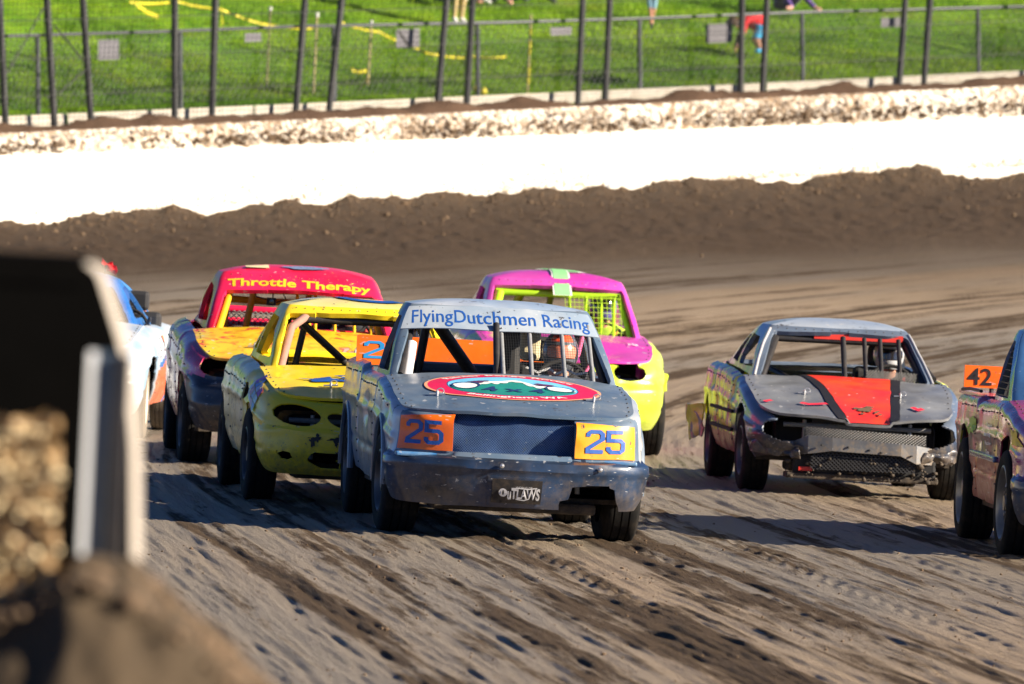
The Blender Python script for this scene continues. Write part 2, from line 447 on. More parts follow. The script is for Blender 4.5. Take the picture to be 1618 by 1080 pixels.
t = NT('packed_clay_track')
a_l = t.n('ShaderNodeAttribute', attribute_name='loose').outputs['Fac']; a_w = t.n('ShaderNodeAttribute', attribute_name='moist').outputs['Fac']; a_p = t.n('ShaderNodeAttribute', attribute_name='patch').outputs['Fac']
sp_ = t.n('ShaderNodeSeparateXYZ'); t.l(t.co, sp_.inputs[0]); cb_ = t.n('ShaderNodeCombineXYZ'); t.l(t.n('ShaderNodeAttribute', attribute_name='lane').outputs['Fac'], cb_.inputs[0]); t.l(sp_.outputs['Y'], cb_.inputs[1])
lane = cb_.outputs[0]
c1 = t.mix(t.ramp(a_p, [(.3, 0.), (.7, 1.)]), (.375, .283, .186), (.275, .235, .185))
c2 = t.mix(t.noise(30, 5, .7), (.11, .070, .036), (.042, .026, .013))
lf = t.math('ADD', a_l, t.math('MULTIPLY', t.math('SUBTRACT', t.noise(9, 8, .78, vec=lane, stretch=(3.4, .06, 1)), .5), 1.35)); lf = t.math('ADD', lf, t.math('MULTIPLY', t.math('SUBTRACT', t.noise(9, 6, .8, vec=lane, stretch=(9, .16, 1)), .5), .9)); lf = t.math('ADD', lf, t.math('MULTIPLY', t.math('SUBTRACT', t.noise(26, 5, .8, vec=lane, stretch=(2.4, .55, 1)), .5), .55)); lf = t.ramp(lf, [(.40, 0.), (.80, 1.)])
c = t.mix(lf, c1, c2)
c = t.mix(a_w, c, t.mix(t.noise(8, 6, .7), (.094, .057, .029), (.042, .025, .013)))
r_ = t.math('ADD', .50, t.math('MULTIPLY', t.math('MAXIMUM', lf, a_w), .45))
t.bump(t.math('ADD', t.noise(30, 7, .75, vec=lane, stretch=(1.8, .22, 1)), t.math('MULTIPLY', t.noise(90, 5, .75), .6)), 1., .045)
m_track = t.fin(c, r_, 0, .3)
moist = np.clip(sstep(-dw + 2.5 * fbm(st(X * .3, Y * .12, 0 * X), 81, 3), -30, -13), 0, 1)
tr = fastmesh('dirt_track', st(X, Y, Z).reshape(-1, 3), gridquads(X.shape[0], X.shape[1])[:, ::-1], m_track, kind='structure',
              attrs={'loose': np.clip(loose + .25 * clod, 0, 1).ravel(), 'moist': moist.ravel(), 'patch': np.clip(.5 + .5 * patch, 0, 1).ravel(), 'lane': Q_.ravel()})

# ---- loose clods lying along the wall and on the groove edges
def clods(name, C, S, mat, seed=3, kind='stuff'):
    ico = bmesh.new(); bmesh.ops.create_icosphere(ico, subdivisions=1, radius=1); B = np.array([v.co[:] for v in ico.verts]); FQ = np.array([[v.index for v in f.verts] for f in ico.faces]); ico.free()
    g = np.random.default_rng(seed); n = len(C)
    R = B[None] * (1 + .35 * g.uniform(-1, 1, (n, len(B), 1))) * np.asarray(S)[:, None, None] * g.uniform(.7, 1.2, (n, 1, 3)) * np.array([1, 1, .75])
    a = g.uniform(0, 6.28, n); ca, sa = np.cos(a)[:, None], np.sin(a)[:, None]
    R = np.stack([R[..., 0] * ca - R[..., 1] * sa, R[..., 0] * sa + R[..., 1] * ca, R[..., 2]], -1) + np.asarray(C)[:, None, :]
    return fastmesh(name, R.reshape(-1, 3), (FQ[None] + (np.arange(n) * len(B))[:, None, None]).reshape(-1, 3), mat, smooth=False, kind=kind)
m_clod = plain('clay_clod', (.12, .078, .044), .9, var=.4, sc_=5)
from numpy import interp as _i
def zground(x, y):
    x = np.atleast_1d(x).astype(float); y = np.atleast_1d(y).astype(float)
    iy = np.clip(np.searchsorted(ys, y) - 1, 0, len(ys) - 2); out = np.empty(len(x))
    for k in range(len(x)):
        i = iy[k]; f = (y[k] - ys[i]) / (ys[i + 1] - ys[i]); out[k] = (1 - f) * np.interp(x[k], X[i], Z[i]) + f * np.interp(x[k], X[i + 1], Z[i + 1])
    return out
n = 4200; cx = rng.uniform(-9.5, 11, n); dd = rng.exponential(2.4, n) + .02; cy = ywall(cx) - dd; s_ = rng.lognormal(-4.25, .5, n).clip(.008, .05)
clods('loose_clods', np.stack([cx, cy, zground(cx, cy) + s_ * .2], 1), s_, m_clod)
n = 800; cy = rng.uniform(38, 74, n); cx = rng.uniform(-1, 1, n) * (.062 * cy + .3); s_ = rng.lognormal(-5.1, .4, n).clip(.004, .016)
clods('track_crumbs', np.stack([cx, cy, zground(cx, cy) + s_ * .2], 1), s_, m_clod, 5)

# ---- white concrete wall made of cast panels, mud-caked upper lip
t = NT('white_wall_paint')
f = t.ramp(t.noise(2.2, 7, .7), [(.60, 0.), (.72, 1.)]); c = t.mix(t.math('MULTIPLY', f, .55), (.80, .77, .70), (.42, .32, .20))
f = t.ramp(t.noise(9, 6, .75), [(.66, 0.), (.70, 1.)]); c = t.mix(t.math('MULTIPLY', f, .5), c, (.45, .34, .22))
t.bump(t.noise(14, 5, .6), .2, .01); m_wall = t.fin(c, .8)
t = NT('mud_splashed_concrete')
f = t.ramp(t.math('ADD', t.noise(9, 6, .72), t.math('MULTIPLY', t.math('SUBTRACT', t.noise(.9, 4, .6), .5), .35)), [(.43, 0.), (.57, 1.)]); c = t.mix(f, (.82, .78, .70), (.26, .18, .11))
t.bump(t.noise(16, 6, .7), .9, .04); m_lip = t.fin(c, .9)
m_soil = plain('dark_soil', (.135, .085, .052), .95, var=.5, sc_=3, bump=.8)

wall = tag(empty('concrete_wall', (0, ywall(0.), float(zwall(0.)))), 'white painted concrete track wall behind the cars, its upper lip caked with mud', 'wall')
wx0, wy0, wz0 = 0., float(ywall(0.)), float(zwall(0.))
JX = [-13.5, -10.6, -7.6, -4.68, -2.2, -.47, 1.35, 3.12, 5.2, 7.35, 9.8, 12.5, 15]
def wallpatch(x0, x1, prof, nx, lump=0, seed=0):
    """prof: list of (set-back behind the face, height above wall foot as function of x)"""
    xs = np.linspace(x0, x1, nx); P = np.zeros((nx, len(prof), 3))
    for j, (back, hf) in enumerate(prof):
        for i, x in enumerate(xs):
            tx, ty = wtan(x); P[i, j] = (x - ty * back, float(ywall(x)) + tx * back, float(zwall(x)) + hf(x))
    if lump:
        N = fbm(P * np.array([1, 1, 1.]) * 6, seed, 4, .62); tx, ty = wtan((x0 + x1) / 2)
        P += (N * lump)[..., None] * np.array([ty, -tx, .5])
    return P
for k in range(len(JX) - 1):
    a, b = JX[k] + .011, JX[k + 1] - .011
    hf = lambda x: float(WFACE(x))
    off = [0, .012, -.006, .008, .0, .015, -.004, .01, 0, .006, .012, 0][k]
    P = wallpatch(a, b, [(.35, lambda x: -.8), (off, lambda x: -.8), (off, lambda x: -.2), (off, lambda x: hf(x) * .5), (off, lambda x: hf(x) - .02), (off + .02, hf), (.35, hf)], 14)
    P -= np.array([wx0, wy0, wz0])
    o = emit('concrete_panel', P, np.ones((13, 6), bool), m_wall, wall, 0, False)
    # end faces so that the joints read as recesses
    hl = lambda x: float(np.interp(x, [-8, 9], [.29, .50]))
    prof = [(.10 + .22 * q, (lambda x, q=q: hf(x) + .004 + (hl(x)) * q + .0)) for q in np.linspace(0, 1, 15)]
    prof = [(.012, lambda x: hf(x) - .02)] + [(.05 * math.sin(math.pi * min(q * 1.05, 1)) * -1 + .08 + .1 * q, (lambda x, q=q: hf(x) + .006 + hl(x) * q)) for q in np.linspace(0, 1, 18)] + [(.5, lambda x: hf(x) + hl(x) - .02), (.55, lambda x: hf(x) - .1)]
    P = wallpatch(a - .01, b + .01, prof, 130, .028, 90 + k); P -= np.array([wx0, wy0, wz0])
    emit('mud_caked_lip', P, np.ones((P.shape[0] - 1, P.shape[1] - 1), bool), m_lip, wall, 0, True)

# mud stuck on the lip as small lumps, light and dark
def wallpts(n, back, h, seed, x0=-13., x1=14.):
    g = np.random.default_rng(seed); xs = g.uniform(x0, x1, n); P = np.zeros((n, 3))
    for i, x in enumerate(xs):
        tx, ty = wtan(x); bk = back(g); hh = h(g, x); P[i] = (x - ty * bk, float(ywall(x)) + tx * bk, float(zwall(x)) + hh)
    return P
lipH = lambda x: float(np.interp(x, [-8, 9], [.29, .50]))
m_pale = plain('pale_dried_mud', (.62, .53, .42), .9, var=.25, sc_=5)
Pm = wallpts(6500, lambda g: g.uniform(.0, .12), lambda g, x: float(WFACE(x)) + lipH(x) * g.uniform(.05, 1.0), 5); Pm = Pm[fbm(Pm * .9, 35, 3) + .3 * np.random.default_rng(9).normal(size=len(Pm)) > -.25]; clods('pale_mud_lumps', Pm, np.random.default_rng(1).lognormal(-4.0, .45, len(Pm)).clip(.008, .05), m_pale, 7)
Pm = wallpts(4400, lambda g: g.uniform(.0, .06), lambda g, x: float(WFACE(x)) + lipH(x) * (.34 + .16 * g.normal()), 6); Pm = Pm[fbm(Pm * .8, 33, 3) + .25 * np.random.default_rng(8).normal(size=len(Pm)) > -.35]; clods('dark_mud_lumps', Pm, np.random.default_rng(2).lognormal(-3.95, .45, len(Pm)).clip(.008, .05), m_clod, 8)
Pm = wallpts(4000, lambda g: -.005, lambda g, x: min(.05 + g.exponential(.06) * (3.0 if -5 < x < 2.2 else 1.2), .78), 9); clods('splash_specks', Pm, np.random.default_rng(4).lognormal(-4.1, .4, len(Pm)).clip(.006, .03), m_pale, 9)

# soil ridge on top of the wall and the hillside behind, one sheet to the horizon
vs = np.concatenate([np.array([.25, .32, .45, .6, .8, 1.0, 1.25, 1.5]), np.arange(1.7, 14, .16), np.linspace(14.5, 40, 18), np.array([60, 100, 200, 500, 1200])])
xs = np.concatenate([np.array([-30., -24, -19, -16]), np.arange(-13, 14, .12), np.array([15, 18, 24, 32, 40.])])
HX = np.zeros((len(xs), len(vs))); HY = HX.copy(); HZ = HX.copy()
fence_back = 1.15
for i, x in enumerate(xs):
    tx, ty = wtan(max(min(x, 20), -16)); top = float(zwall(x)) + float(WFACE(x)) + lipH(x)
    HX[i] = x - .35 * vs * ty; HY[i] = float(ywall(x)) + vs * (tx * .4 + .6)
    HZ[i] = top + np.interp(vs, [.25, .5, 1.0, 1.6, 2.2, 6, 14, 40, 100, 1300], [-.02, .06, .13, .06, .08, .75, 2.4, 7.5, 14, 30])
soilw = 1 - sstep(vs, 1.35, 1.75)[None, :] + 0 * HX
HZ += soilw * (.07 * fbm(st(HX * 1.6, HY * 1.6, 0 * HX), 14, 4, .6)) * (vs > .4) + (1 - soilw) * .05 * fbm(st(HX * 1.2, HY * .6, 0 * HX), 15, 4)
t = NT('hillside_grass')
a_s = t.n('ShaderNodeAttribute', attribute_name='soil').outputs['Fac']
c = t.mix(t.ramp(t.noise(1.1, 6, .7), [(.35, 0.), (.65, 1.)]), (.09, .24, .010), (.19, .36, .016)); c = t.mix(t.ramp(t.noise(6, 5, .7), [(.55, 0.), (.75, 1.)]), c, (.26, .32, .03))
c = t.mix(a_s, c, t.mix(t.noise(5, 5, .7), (.16, .10, .065), (.07, .042, .026)))
t.bump(t.noise(30, 5, .7), .8, .05); m_hill = t.fin(c, .9, 0, .2)
fastmesh('grassy_hillside', st(HX, HY, HZ).reshape(-1, 3), gridquads(len(xs), len(vs)), m_hill, kind='structure', attrs={'soil': soilw.ravel()})
def hillpt(x, v):
    tx, ty = wtan(x); i = np.clip(np.searchsorted(xs, x) - 1, 0, len(xs) - 2); f = (x - xs[i]) / (xs[i + 1] - xs[i])
    z = (1 - f) * np.interp(v, vs, HZ[i]) + f * np.interp(v, vs, HZ[i + 1])
    return Vector((x - .35 * v * ty, float(ywall(x)) + v * (tx * .4 + .6), float(z)))
# grass blades
nb = 220000
bx = rng.uniform(-13, 14, nb); bv = 1.7 + 12.5 * rng.uniform(0, 1, nb) ** 1.15
tv = np.sqrt(1 - ((WC[0] - bx) / WR) ** 2); tyv = (WC[0] - bx) / WR
ii = np.clip(np.searchsorted(xs, bx) - 1, 0, len(xs) - 2); ff = (bx - xs[ii]) / (xs[ii + 1] - xs[ii]); jj = np.clip(np.searchsorted(vs, bv) - 1, 0, len(vs) - 2); gg = (bv - vs[jj]) / (vs[jj + 1] - vs[jj])
bz = (1 - ff) * ((1 - gg) * HZ[ii, jj] + gg * HZ[ii, jj + 1]) + ff * ((1 - gg) * HZ[ii + 1, jj] + gg * HZ[ii + 1, jj + 1])
by = ywall(bx) + bv * (tv * .4 + .6); bxx = bx - .35 * bv * tyv
hgt = rng.uniform(.03, .10, nb) * (1 + .7 * fbm(st(bxx * .9, by * .5, 0 * by), 77, 3)); an = rng.uniform(0, 6.28, nb); wd = rng.uniform(.006, .014, nb)
lx, ly = rng.normal(0, .035, nb), rng.normal(0, .035, nb)
B0 = st(bxx - np.cos(an) * wd, by - np.sin(an) * wd, bz - .01); B1 = st(bxx + np.cos(an) * wd, by + np.sin(an) * wd, bz - .01); B2 = st(bxx + lx, by + ly, bz + hgt)
t = NT('grass_blade'); c = t.ramp(t.noise(.9, 5, .7), [(.3, (.16, .33, .006)), (.55, (.29, .46, .010)), (.75, (.42, .47, .02))]); fb = t.ramp(t.noise(.55, 4, .6, stretch=(.25, 1, 1)), [(.42, 1.), (.58, 0.)]); c = t.mix(t.math('MULTIPLY', fb, .72), c, (.045, .17, .012)); c = t.mix(t.ramp(t.noise(.8, 6, .7, stretch=(.5, 1, 1)), [(.56, 0.), (.74, .7)]), c, (.50, .46, .07)); m_blade = t.fin(c, .6, 0, .3)
tr_ = t.n('ShaderNodeBsdfTranslucent'); t.l(c, tr_.inputs['Color']); mx_ = t.n('ShaderNodeMixShader'); mx_.inputs[0].default_value = .4
t.l(t.b.outputs[0], mx_.inputs[1]); t.l(tr_.outputs[0], mx_.inputs[2]); t.l(mx_.outputs[0], t.t.nodes['Material Output'].inputs['Surface'])
fastmesh('hillside_grass_blades', np.stack([B0, B1, B2], 1).reshape(-1, 3), np.arange(nb * 3).reshape(-1, 3), m_blade, smooth=False, kind='stuff')

# ------------------------------------------------------------------ fences behind the wall
def pixray(px, py): return fw + cr * ((px - 809) / FPX) - cu * ((py - 540) / FPX)
def at(px, py, v=1.15):
    """point on the curved sheet standing v metres behind the wall face"""
    d = pixray(px, py); x = 0.
    for _ in range(30):
        tx, ty = wtan(x + .35 * v * wtan(x)[1]); yy = float(ywall(x + .35 * v * ty)) + v * (tx * .4 + .6); x = d.x / d.y * yy
    return Vector((x, yy, CAM_H + d.z / d.y * yy))
def hv(x, v):       # hill parameter of a point with that x on the sheet v behind the wall
    q = x
    for _ in range(20): q = x + .35 * v * wtan(q)[1]
    return q
m_post = plain('fence_post_steel', (.05, .052, .055), .6, .2, var=.3, sc_=6)
m_cable = plain('fence_cable', (.05, .05, .055), .6, .3)
m_galv = plain('galvanised_rail', (.09, .10, .11), .55, .3)
org = hillpt(0., 1.15)
fence = tag(empty('catch_fence', org), 'tall dark catch fence of leaning steel posts and wire mesh above the white wall', 'fence')
for (pb, pt, yb) in [(8, 0, 182), (85, 75, 182), (143, 132, 180), (276, 276, 178), (335, 340, 176), (468, 482, 166), (521, 540, 164), (692, 706, 158), (738, 747, 154), (914, 922, 142), (957, 965, 140), (1170, 1173, 137), (1205, 1213, 136), (1421, 1433, 130), (1460, 1472, 129), (-130, -140, 190), (-70, -80, 188), (1660, 1674, 122), (1705, 1718, 120), (-250, -262, 196), (-320, -330, 198), (-430, -442, 202), (-500, -510, 205), (1900, 1916, 112), (1945, 1960, 112), (2140, 2156, 104), (2190, 2206, 104)]:
    a = at(pb, yb); b = at(pt, yb - 165); b.z = a.z + (b.z - a.z)
    dirv = (b - a).normalized(); gnd = hillpt(hv(a.x, 1.15), 1.15)
    p0 = a + dirv * ((gnd.z - .35 - a.z) / dirv.z); p1 = a + dirv * ((gnd.z + 3.1 - a.z) / dirv.z)
    m = MB().tube([p0 - org, p1 - org], .052, 10); m.build('fence_post', m_post, fence, True)
def sheetline(x0, x1, v, h, n=60):
    out = []
    for x in np.linspace(x0, x1, n):
        q = hv(x, v); p = hillpt(q, v); b = float(zwall(q)) + float(WFACE(q)) + lipH(q) + .1; out.append(Vector((p.x, p.y, b + h)) - org)
    return out
for h in (.42, .95, 1.5, 2.1, 2.7):
    MB().tube(sheetline(-14.5, 15, 1.10, h), .0045, 6).build('fence_cable', m_cable, fence, True)
m = MB()
for h in np.arange(.02, 3.0, .075): m.tube(sheetline(-14.5, 15, 1.06, h, 40), .0042, 3, False)
for x in np.arange(-14.5, 15, .060):
    m.tube([sheetline(x, x, 1.06, -.05, 1)[0], sheetline(x, x, 1.06, 3.0, 1)[0]], .0040, 3, False)
m.build('wire_mesh', m_wire, fence, False, 'stuff')
# diagonal braces at the left end
for (a, b) in (((70, 10), (8, 120)), ((86, 40), (140, 105)), ((140, 105), (90, 150))):
    MB().tube([at(*a) - org, at(*b) - org], .012, 6).build('brace_cable', m_cable, fence, True)

org2 = hillpt(0., 2.0)
low = tag(empty('chain_link_fence', org2), 'low grey chain link fence with a single top rail behind the tall catch fence', 'fence')
rail = [(-60, 62), (0, 57), (240, 50), (480, 41), (640, 38), (800, 35), (1012, 29), (1270, 19), (1545, 12), (1700, 8)]
MB().tube([at(px, py, 2.0) - org2 for px, py in rail], .026, 8).build('top_rail', m_galv, low, True)
for (px, yt, yb) in [(62, 57, 168), (287, 49, 158), (530, 40, 150), (757, 36, 146), (1013, 29, 142), (1270, 20, 128), (1548, 13, 120), (1690, 10, 112)]:
    a = at(px, yb, 2.0); b = at(px - 3, yt, 2.0); MB().tube([a - org2 - Vector((0, 0, .25)), b - org2], .036, 8).build('fence_post', m_galv, low, True)
m = MB()
def railpt(px, f):
    yt = np.interp(px, [r[0] for r in rail], [r[1] for r in rail]); yb = np.interp(px, [0, 530, 1013, 1618], [172, 152, 140, 118])
    return at(px, yt + (yb - yt) * f, 2.0) - org2
for k in range(-40, 1720, 9):
    m.tube([railpt(k, 0), railpt(k + 60, 1)], .0034, 3, False); m.tube([railpt(k + 60, 0), railpt(k, 1)], .0034, 3, False)
m.build('chain_link', m_galv, low, False, 'stuff')
# concrete footing strip behind the fence
fo = tag(empty('concrete_kerb', org), 'pale low concrete kerb running along the foot of the fences below the grass', 'kerb')
m_kerb = plain('kerb_concrete', (.48, .45, .40), .85, var=.2, sc_=4, dust=.4)
def kerbpiece(x0, x1):
    V = []
    for x in np.linspace(x0, x1, 8):
        for (v, dh) in ((1.62, -.3), (1.62, .17), (1.86, .17), (1.86, -.3)):
            q = hv(x, v); p = hillpt(q, v); b = float(zwall(q)) + float(WFACE(q)) + lipH(q) + .06; V.append(Vector((p.x, p.y, b + dh)) - org)
    F = [(i * 4 + j, i * 4 + j + 1, i * 4 + j + 5, i * 4 + j + 4) for i in range(7) for j in range(3)] + [(0, 1, 2, 3), (31, 30, 29, 28)]
    mk('kerb_segment', V, F, m_kerb, fo, False)
kx = [-12, -9.2, -6.6, -4.0, -1.4, 1.2, 3.8, 6.4, 9.0, 12]
for a, b in zip(kx[:-1], kx[1:]): kerbpiece(a + .012, b - .012)

m_sign = plain('weathered_grey_panel', (.13, .13, .15), .6, var=.12, sc_=3)
for (x0, x1, y0, y1, lab) in [(155, 188, 63, 95, 'square grey panel hung on the fence nearest the left edge'), (387, 413, 52, 66, 'small dull grey panel high on the fence, above the red car roof'),
        (626, 663, 46, 76, 'square grey panel crossed by a black diagonal stripe, on the fence'), (870, 903, 43, 56, 'narrow grey panel on the fence left of the denim shorts spectator'),
        (1115, 1157, 38, 68, 'largest pale grey panel on the fence, left of the child in red'), (1392, 1424, 28, 43, 'narrow grey panel on the fence nearest the right edge')]:
    P4 = [at(x0, y1, 1.75), at(x1, y1 - .04 * (x1 - x0), 1.75), at(x1, y0 - .04 * (x1 - x0), 1.75), at(x0, y0, 1.75)]
    c = sum(P4, Vector()) / 4; back = Vector((0, .03, 0))
    o = mk('grey_sign', [p - c for p in P4] + [p - c + back for p in P4], [(0, 1, 2, 3), (7, 6, 5, 4), (0, 4, 5, 1), (1, 5, 6, 2), (2, 6, 7, 3), (3, 7, 4, 0)], m_sign, None, False)
    o.location = c; tag(o, lab, 'sign', 'grey panels hung on the fences')
    if x0 == 626:
        d = (P4[1] - P4[0]); u = (P4[3] - P4[0]); f_ = Vector((0, -.006, 0))
        q = [P4[0] + u * .98 + d * .02, P4[0] + u * .90 + d * .16, P4[0] + d * .68 + u * .02, P4[0] + d * .50 + u * .02]
        mk('dark_stripe', [p - c + f_ for p in q], [(0, 3, 2, 1)], m_print_blk, o, False)
    if x0 == 1115:
        d = (P4[1] - P4[0]); u = (P4[3] - P4[0]); f_ = Vector((0, -.006, 0)); q = [P4[0] + d * .78 + u * .97, P4[0] + d * .98 + u * .97, P4[0] + d * .98 + u * .72]
        mk('dark_corner', [p - c + f_ for p in q], [(0, 2, 1)], m_print_blk, o, False)

# caution tape and its stakes on the grass
def hillat(px, py):
    d = pixray(px, py); lo, hi = 1.5, 40.
    for _ in range(40):
        v = (lo + hi) / 2; p = at(px, py, v); g = hillpt(hv(p.x, v), v).z
        if p.z > g: lo = v
        else: hi = v
    return at(px, py, lo), lo
m_tape = plain('yellow_caution_tape', (.70, .62, .03), .5, var=.1)
m_stake = plain('wooden_stake', (.50, .42, .22), .8)
def tape(pts, label, wdt=.036, v=3.4):
    P = [at(px, py, v + .4 * math.sin(i * 1.7)) for i, (px, py) in enumerate(pts)]; o0 = P[0]; V = []; F = []
    dense = []
    for a, b in zip(P[:-1], P[1:]):
        for k in range(8):
            f = k / 8; p = a.lerp(b, f); p.z -= .10 * f * (1 - f); dense.append(p)
    dense.append(P[-1])
    for i, p in enumerate(dense):
        tw = .5 + .5 * math.sin(i * .9); V += [p - o0 + Vector((0, .02 * tw, wdt / 2)), p - o0 - Vector((0, .03 * tw, wdt / 2))]
    for i in range(len(dense) - 1): F.append((2 * i, 2 * i + 1, 2 * i + 3, 2 * i + 2))
    o = mk('caution_tape', V, F, m_tape, None, True); o.location = o0; solid(o, .002, split=False); tag(o, label, 'tape', 'yellow caution tape on the grass')
tape([(205, 3), (282, 2), (350, 14), (420, 38), (500, 44)], 'yellow tape strung at the top left over the grass, looping down from a stake')
tape([(350, 12), (352, 40)], 'short yellow tape tail hanging straight down from a stake', .09)
tape([(215, 6), (250, 26)], 'short yellow tape tail hanging slantwise at the far upper left', .06)
tape([(540, 35), (600, 50), (655, 74), (690, 86), (745, 89), (800, 89)], 'longest yellow tape sagging behind the striped grey panel and the fence posts')
tape([(582, 118), (566, 142)], 'loose yellow tape end slanting down to the grass', .06, 2.6)
tape([(556, 110), (580, 111)], 'small scrap of yellow tape just above the loose slanted end', .05, 2.6)
for (px, yt, yb, lab) in [(834, 22, 132, 'thin stake wrapped with yellow tape, left of a leaning fence post'), (422, 12, 118, 'thin grey stake standing in the grass under the long tape'), (496, 22, 130, 'thin stake with a pale cap beside the tape, left of the middle of the fence'), (582, 34, 118, 'dark thin stake right of the pair of leaning posts')]:
    a = at(px, yb, 2.7); b = at(px + 5, yt, 2.7); s = empty('stake', a); MB().tube([Vector((0, 0, -.15)), b - a], .016, 6).build('stake_pole', m_stake, s, True)
    if px == 834:
        for q0, q1 in ((.0, .25), (.42, .62), (.7, .78)):
            MB().tube([(b - a) * q0, (b - a) * q1], .024, 6).build('tape_wrap', m_tape, s, True)
    else: MB().tube([(b - a) * .96, (b - a) * 1.02], .028, 8).build('stake_cap', m_white, s, True)
    tag(s, lab, 'stake', 'stakes in the grass')
for px, py, lab in ((752, 141, 'left small yellow ball lying at the foot of the fence'), (764, 144, 'right small yellow ball lying at the foot of the fence')):
    b_ = MB(); prof = [(.06 * math.cos(a), .06 * math.sin(a) + 1e-4) for a in np.linspace(0, math.pi, 9)]; b_.lathe(prof, 12, axis='z'); o = b_.build('yellow_ball', m_tape, None, True); o.location = at(px, py, 2.3); tag(o, lab, 'ball', 'yellow balls by the fence')

# ------------------------------------------------------------------ people
def skin_mesh(name, J, E, mats, pick, parent=None, roots=('pelvis',), sub=1):
    """J name->(pos, radius); E pairs; pick(a,b)->material slot of that bone"""
    names = list(J); idx = {n: i for i, n in enumerate(names)}
    me = bpy.data.meshes.new(name); me.from_pydata([J[n][0] for n in names], [(idx[a], idx[b]) for a, b in E], [])
    o = bpy.data.objects.new(name, me); COL.objects.link(o)
    sk = o.modifiers.new('skin', 'SKIN'); sk.use_smooth_shade = True
    sub_ = o.modifiers.new('sub', 'SUBSURF'); sub_.levels = sub; sub_.render_levels = sub
    for n in names:
        d = me.skin_vertices[0].data[idx[n]]; r = J[n][1]; d.radius = (r, r) if np.isscalar(r) else r; d.use_root = n in roots
    dg = bpy.context.evaluated_depsgraph_get(); m2 = bpy.data.meshes.new_from_object(o.evaluated_get(dg)); bpy.data.objects.remove(o); bpy.data.meshes.remove(me)
    for m in mats: m2.materials.append(m)
    nf = len(m2.polygons); C = np.zeros(nf * 3); m2.polygons.foreach_get('center', C); C = C.reshape(-1, 3); best = np.full(nf, 1e9); mi = np.zeros(nf, int)
    for a, b in E:
        A, B = np.array(J[a][0], float), np.array(J[b][0], float); e = B - A; tt = np.clip(((C - A) @ e) / max(e @ e, 1e-9), 0, 1); d = np.linalg.norm(C - A - tt[:, None] * e, axis=1); s = d < best; best[s] = d[s]; mi[s] = pick(a, b)
    m2.polygons.foreach_set('material_index', mi.astype(np.int32)); m2.polygons.foreach_set('use_smooth', np.ones(nf, bool)); m2.name = name
    return link(bpy.data.objects.new(name, m2), parent)
def add_hand(J, E, roots, pre, wrist, d, side, s=1., curl=.5):
    """palm and five unequal bent fingers beyond the wrist joint; d = pointing direction, side = thumb side"""
    d = Vector(d).normalized(); side = Vector(side); side = (side - d * side.dot(d)).normalized(); nrm = d.cross(side)
    wp = Vector(J[wrist][0]); J[pre + 'palm'] = (tuple(wp + d * .075 * s), (.040 * s, .022 * s)); E.append((wrist, pre + 'palm'))
    for k, (off, ln) in enumerate(((.030, .075), (.010, .085), (-.011, .078), (-.030, .060))):
        b0 = wp + d * .075 * s + side * off * s; b1 = b0 + d * ln * .5 * s - nrm * ln * .15 * curl * s; b2 = b1 + (d * .35 - nrm * .8 * curl) * ln * .6 * s
        for q, p in enumerate((b0, b1, b2)): J[f'{pre}f{k}{q}'] = (tuple(p), (.0095 - .001 * q) * s)
        E += [(f'{pre}f{k}0', f'{pre}f{k}1'), (f'{pre}f{k}1', f'{pre}f{k}2')]; roots.append(f'{pre}f{k}0')
    b0 = wp + d * .03 * s + side * .025 * s; b1 = b0 + (d * .35 + side * .6) * .05 * s; b2 = b1 + (d * .8 - nrm * .3 * curl) * .035 * s
    for q, p in enumerate((b0, b1, b2)): J[f'{pre}t{q}'] = (tuple(p), (.011 - .001 * q) * s)
    E += [(pre + 't0', pre + 't1'), (pre + 't1', pre + 't2')]; roots.append(pre + 't0')
def figure(P, s=1.):
    """P: joint positions for pelvis chest neck head, and l/r shoulder elbow wrist hip knee ankle toe"""
    R = dict(pelvis=.125, waist=.115, chest=.14, neck=.055, jaw=.07, head=.098, sh=.06, el=.044, wr=.030, hip=.095, kn=.058, an=.042, toe=.036)
    J = {}; E = []; roots = ['pelvis']
    for k, p in P.items():
        b = k[1:] if k[0] in 'lr' and k[1:] in R else k
        r = R[b] * s; J[k] = (tuple(Vector(p)), (r * 1.2, r * .85) if b in ('pelvis', 'waist', 'chest') else r)
    E += [('pelvis', 'waist'), ('waist', 'chest'), ('chest', 'neck'), ('neck', 'jaw'), ('jaw', 'head')]
    for q in 'lr':
        E += [('chest', q + 'sh'), (q + 'sh', q + 'el'), (q + 'el', q + 'wr'), ('pelvis', q + 'hip'), (q + 'hip', q + 'kn'), (q + 'kn', q + 'an'), (q + 'an', q + 'toe')]
        d = Vector(P[q + 'wr']) - Vector(P[q + 'el']); add_hand(J, E, roots, q, q + 'wr', d, (0, 0, 1) if abs(d.normalized().z) < .8 else (0, -1, 0), s)
    return J, E, roots
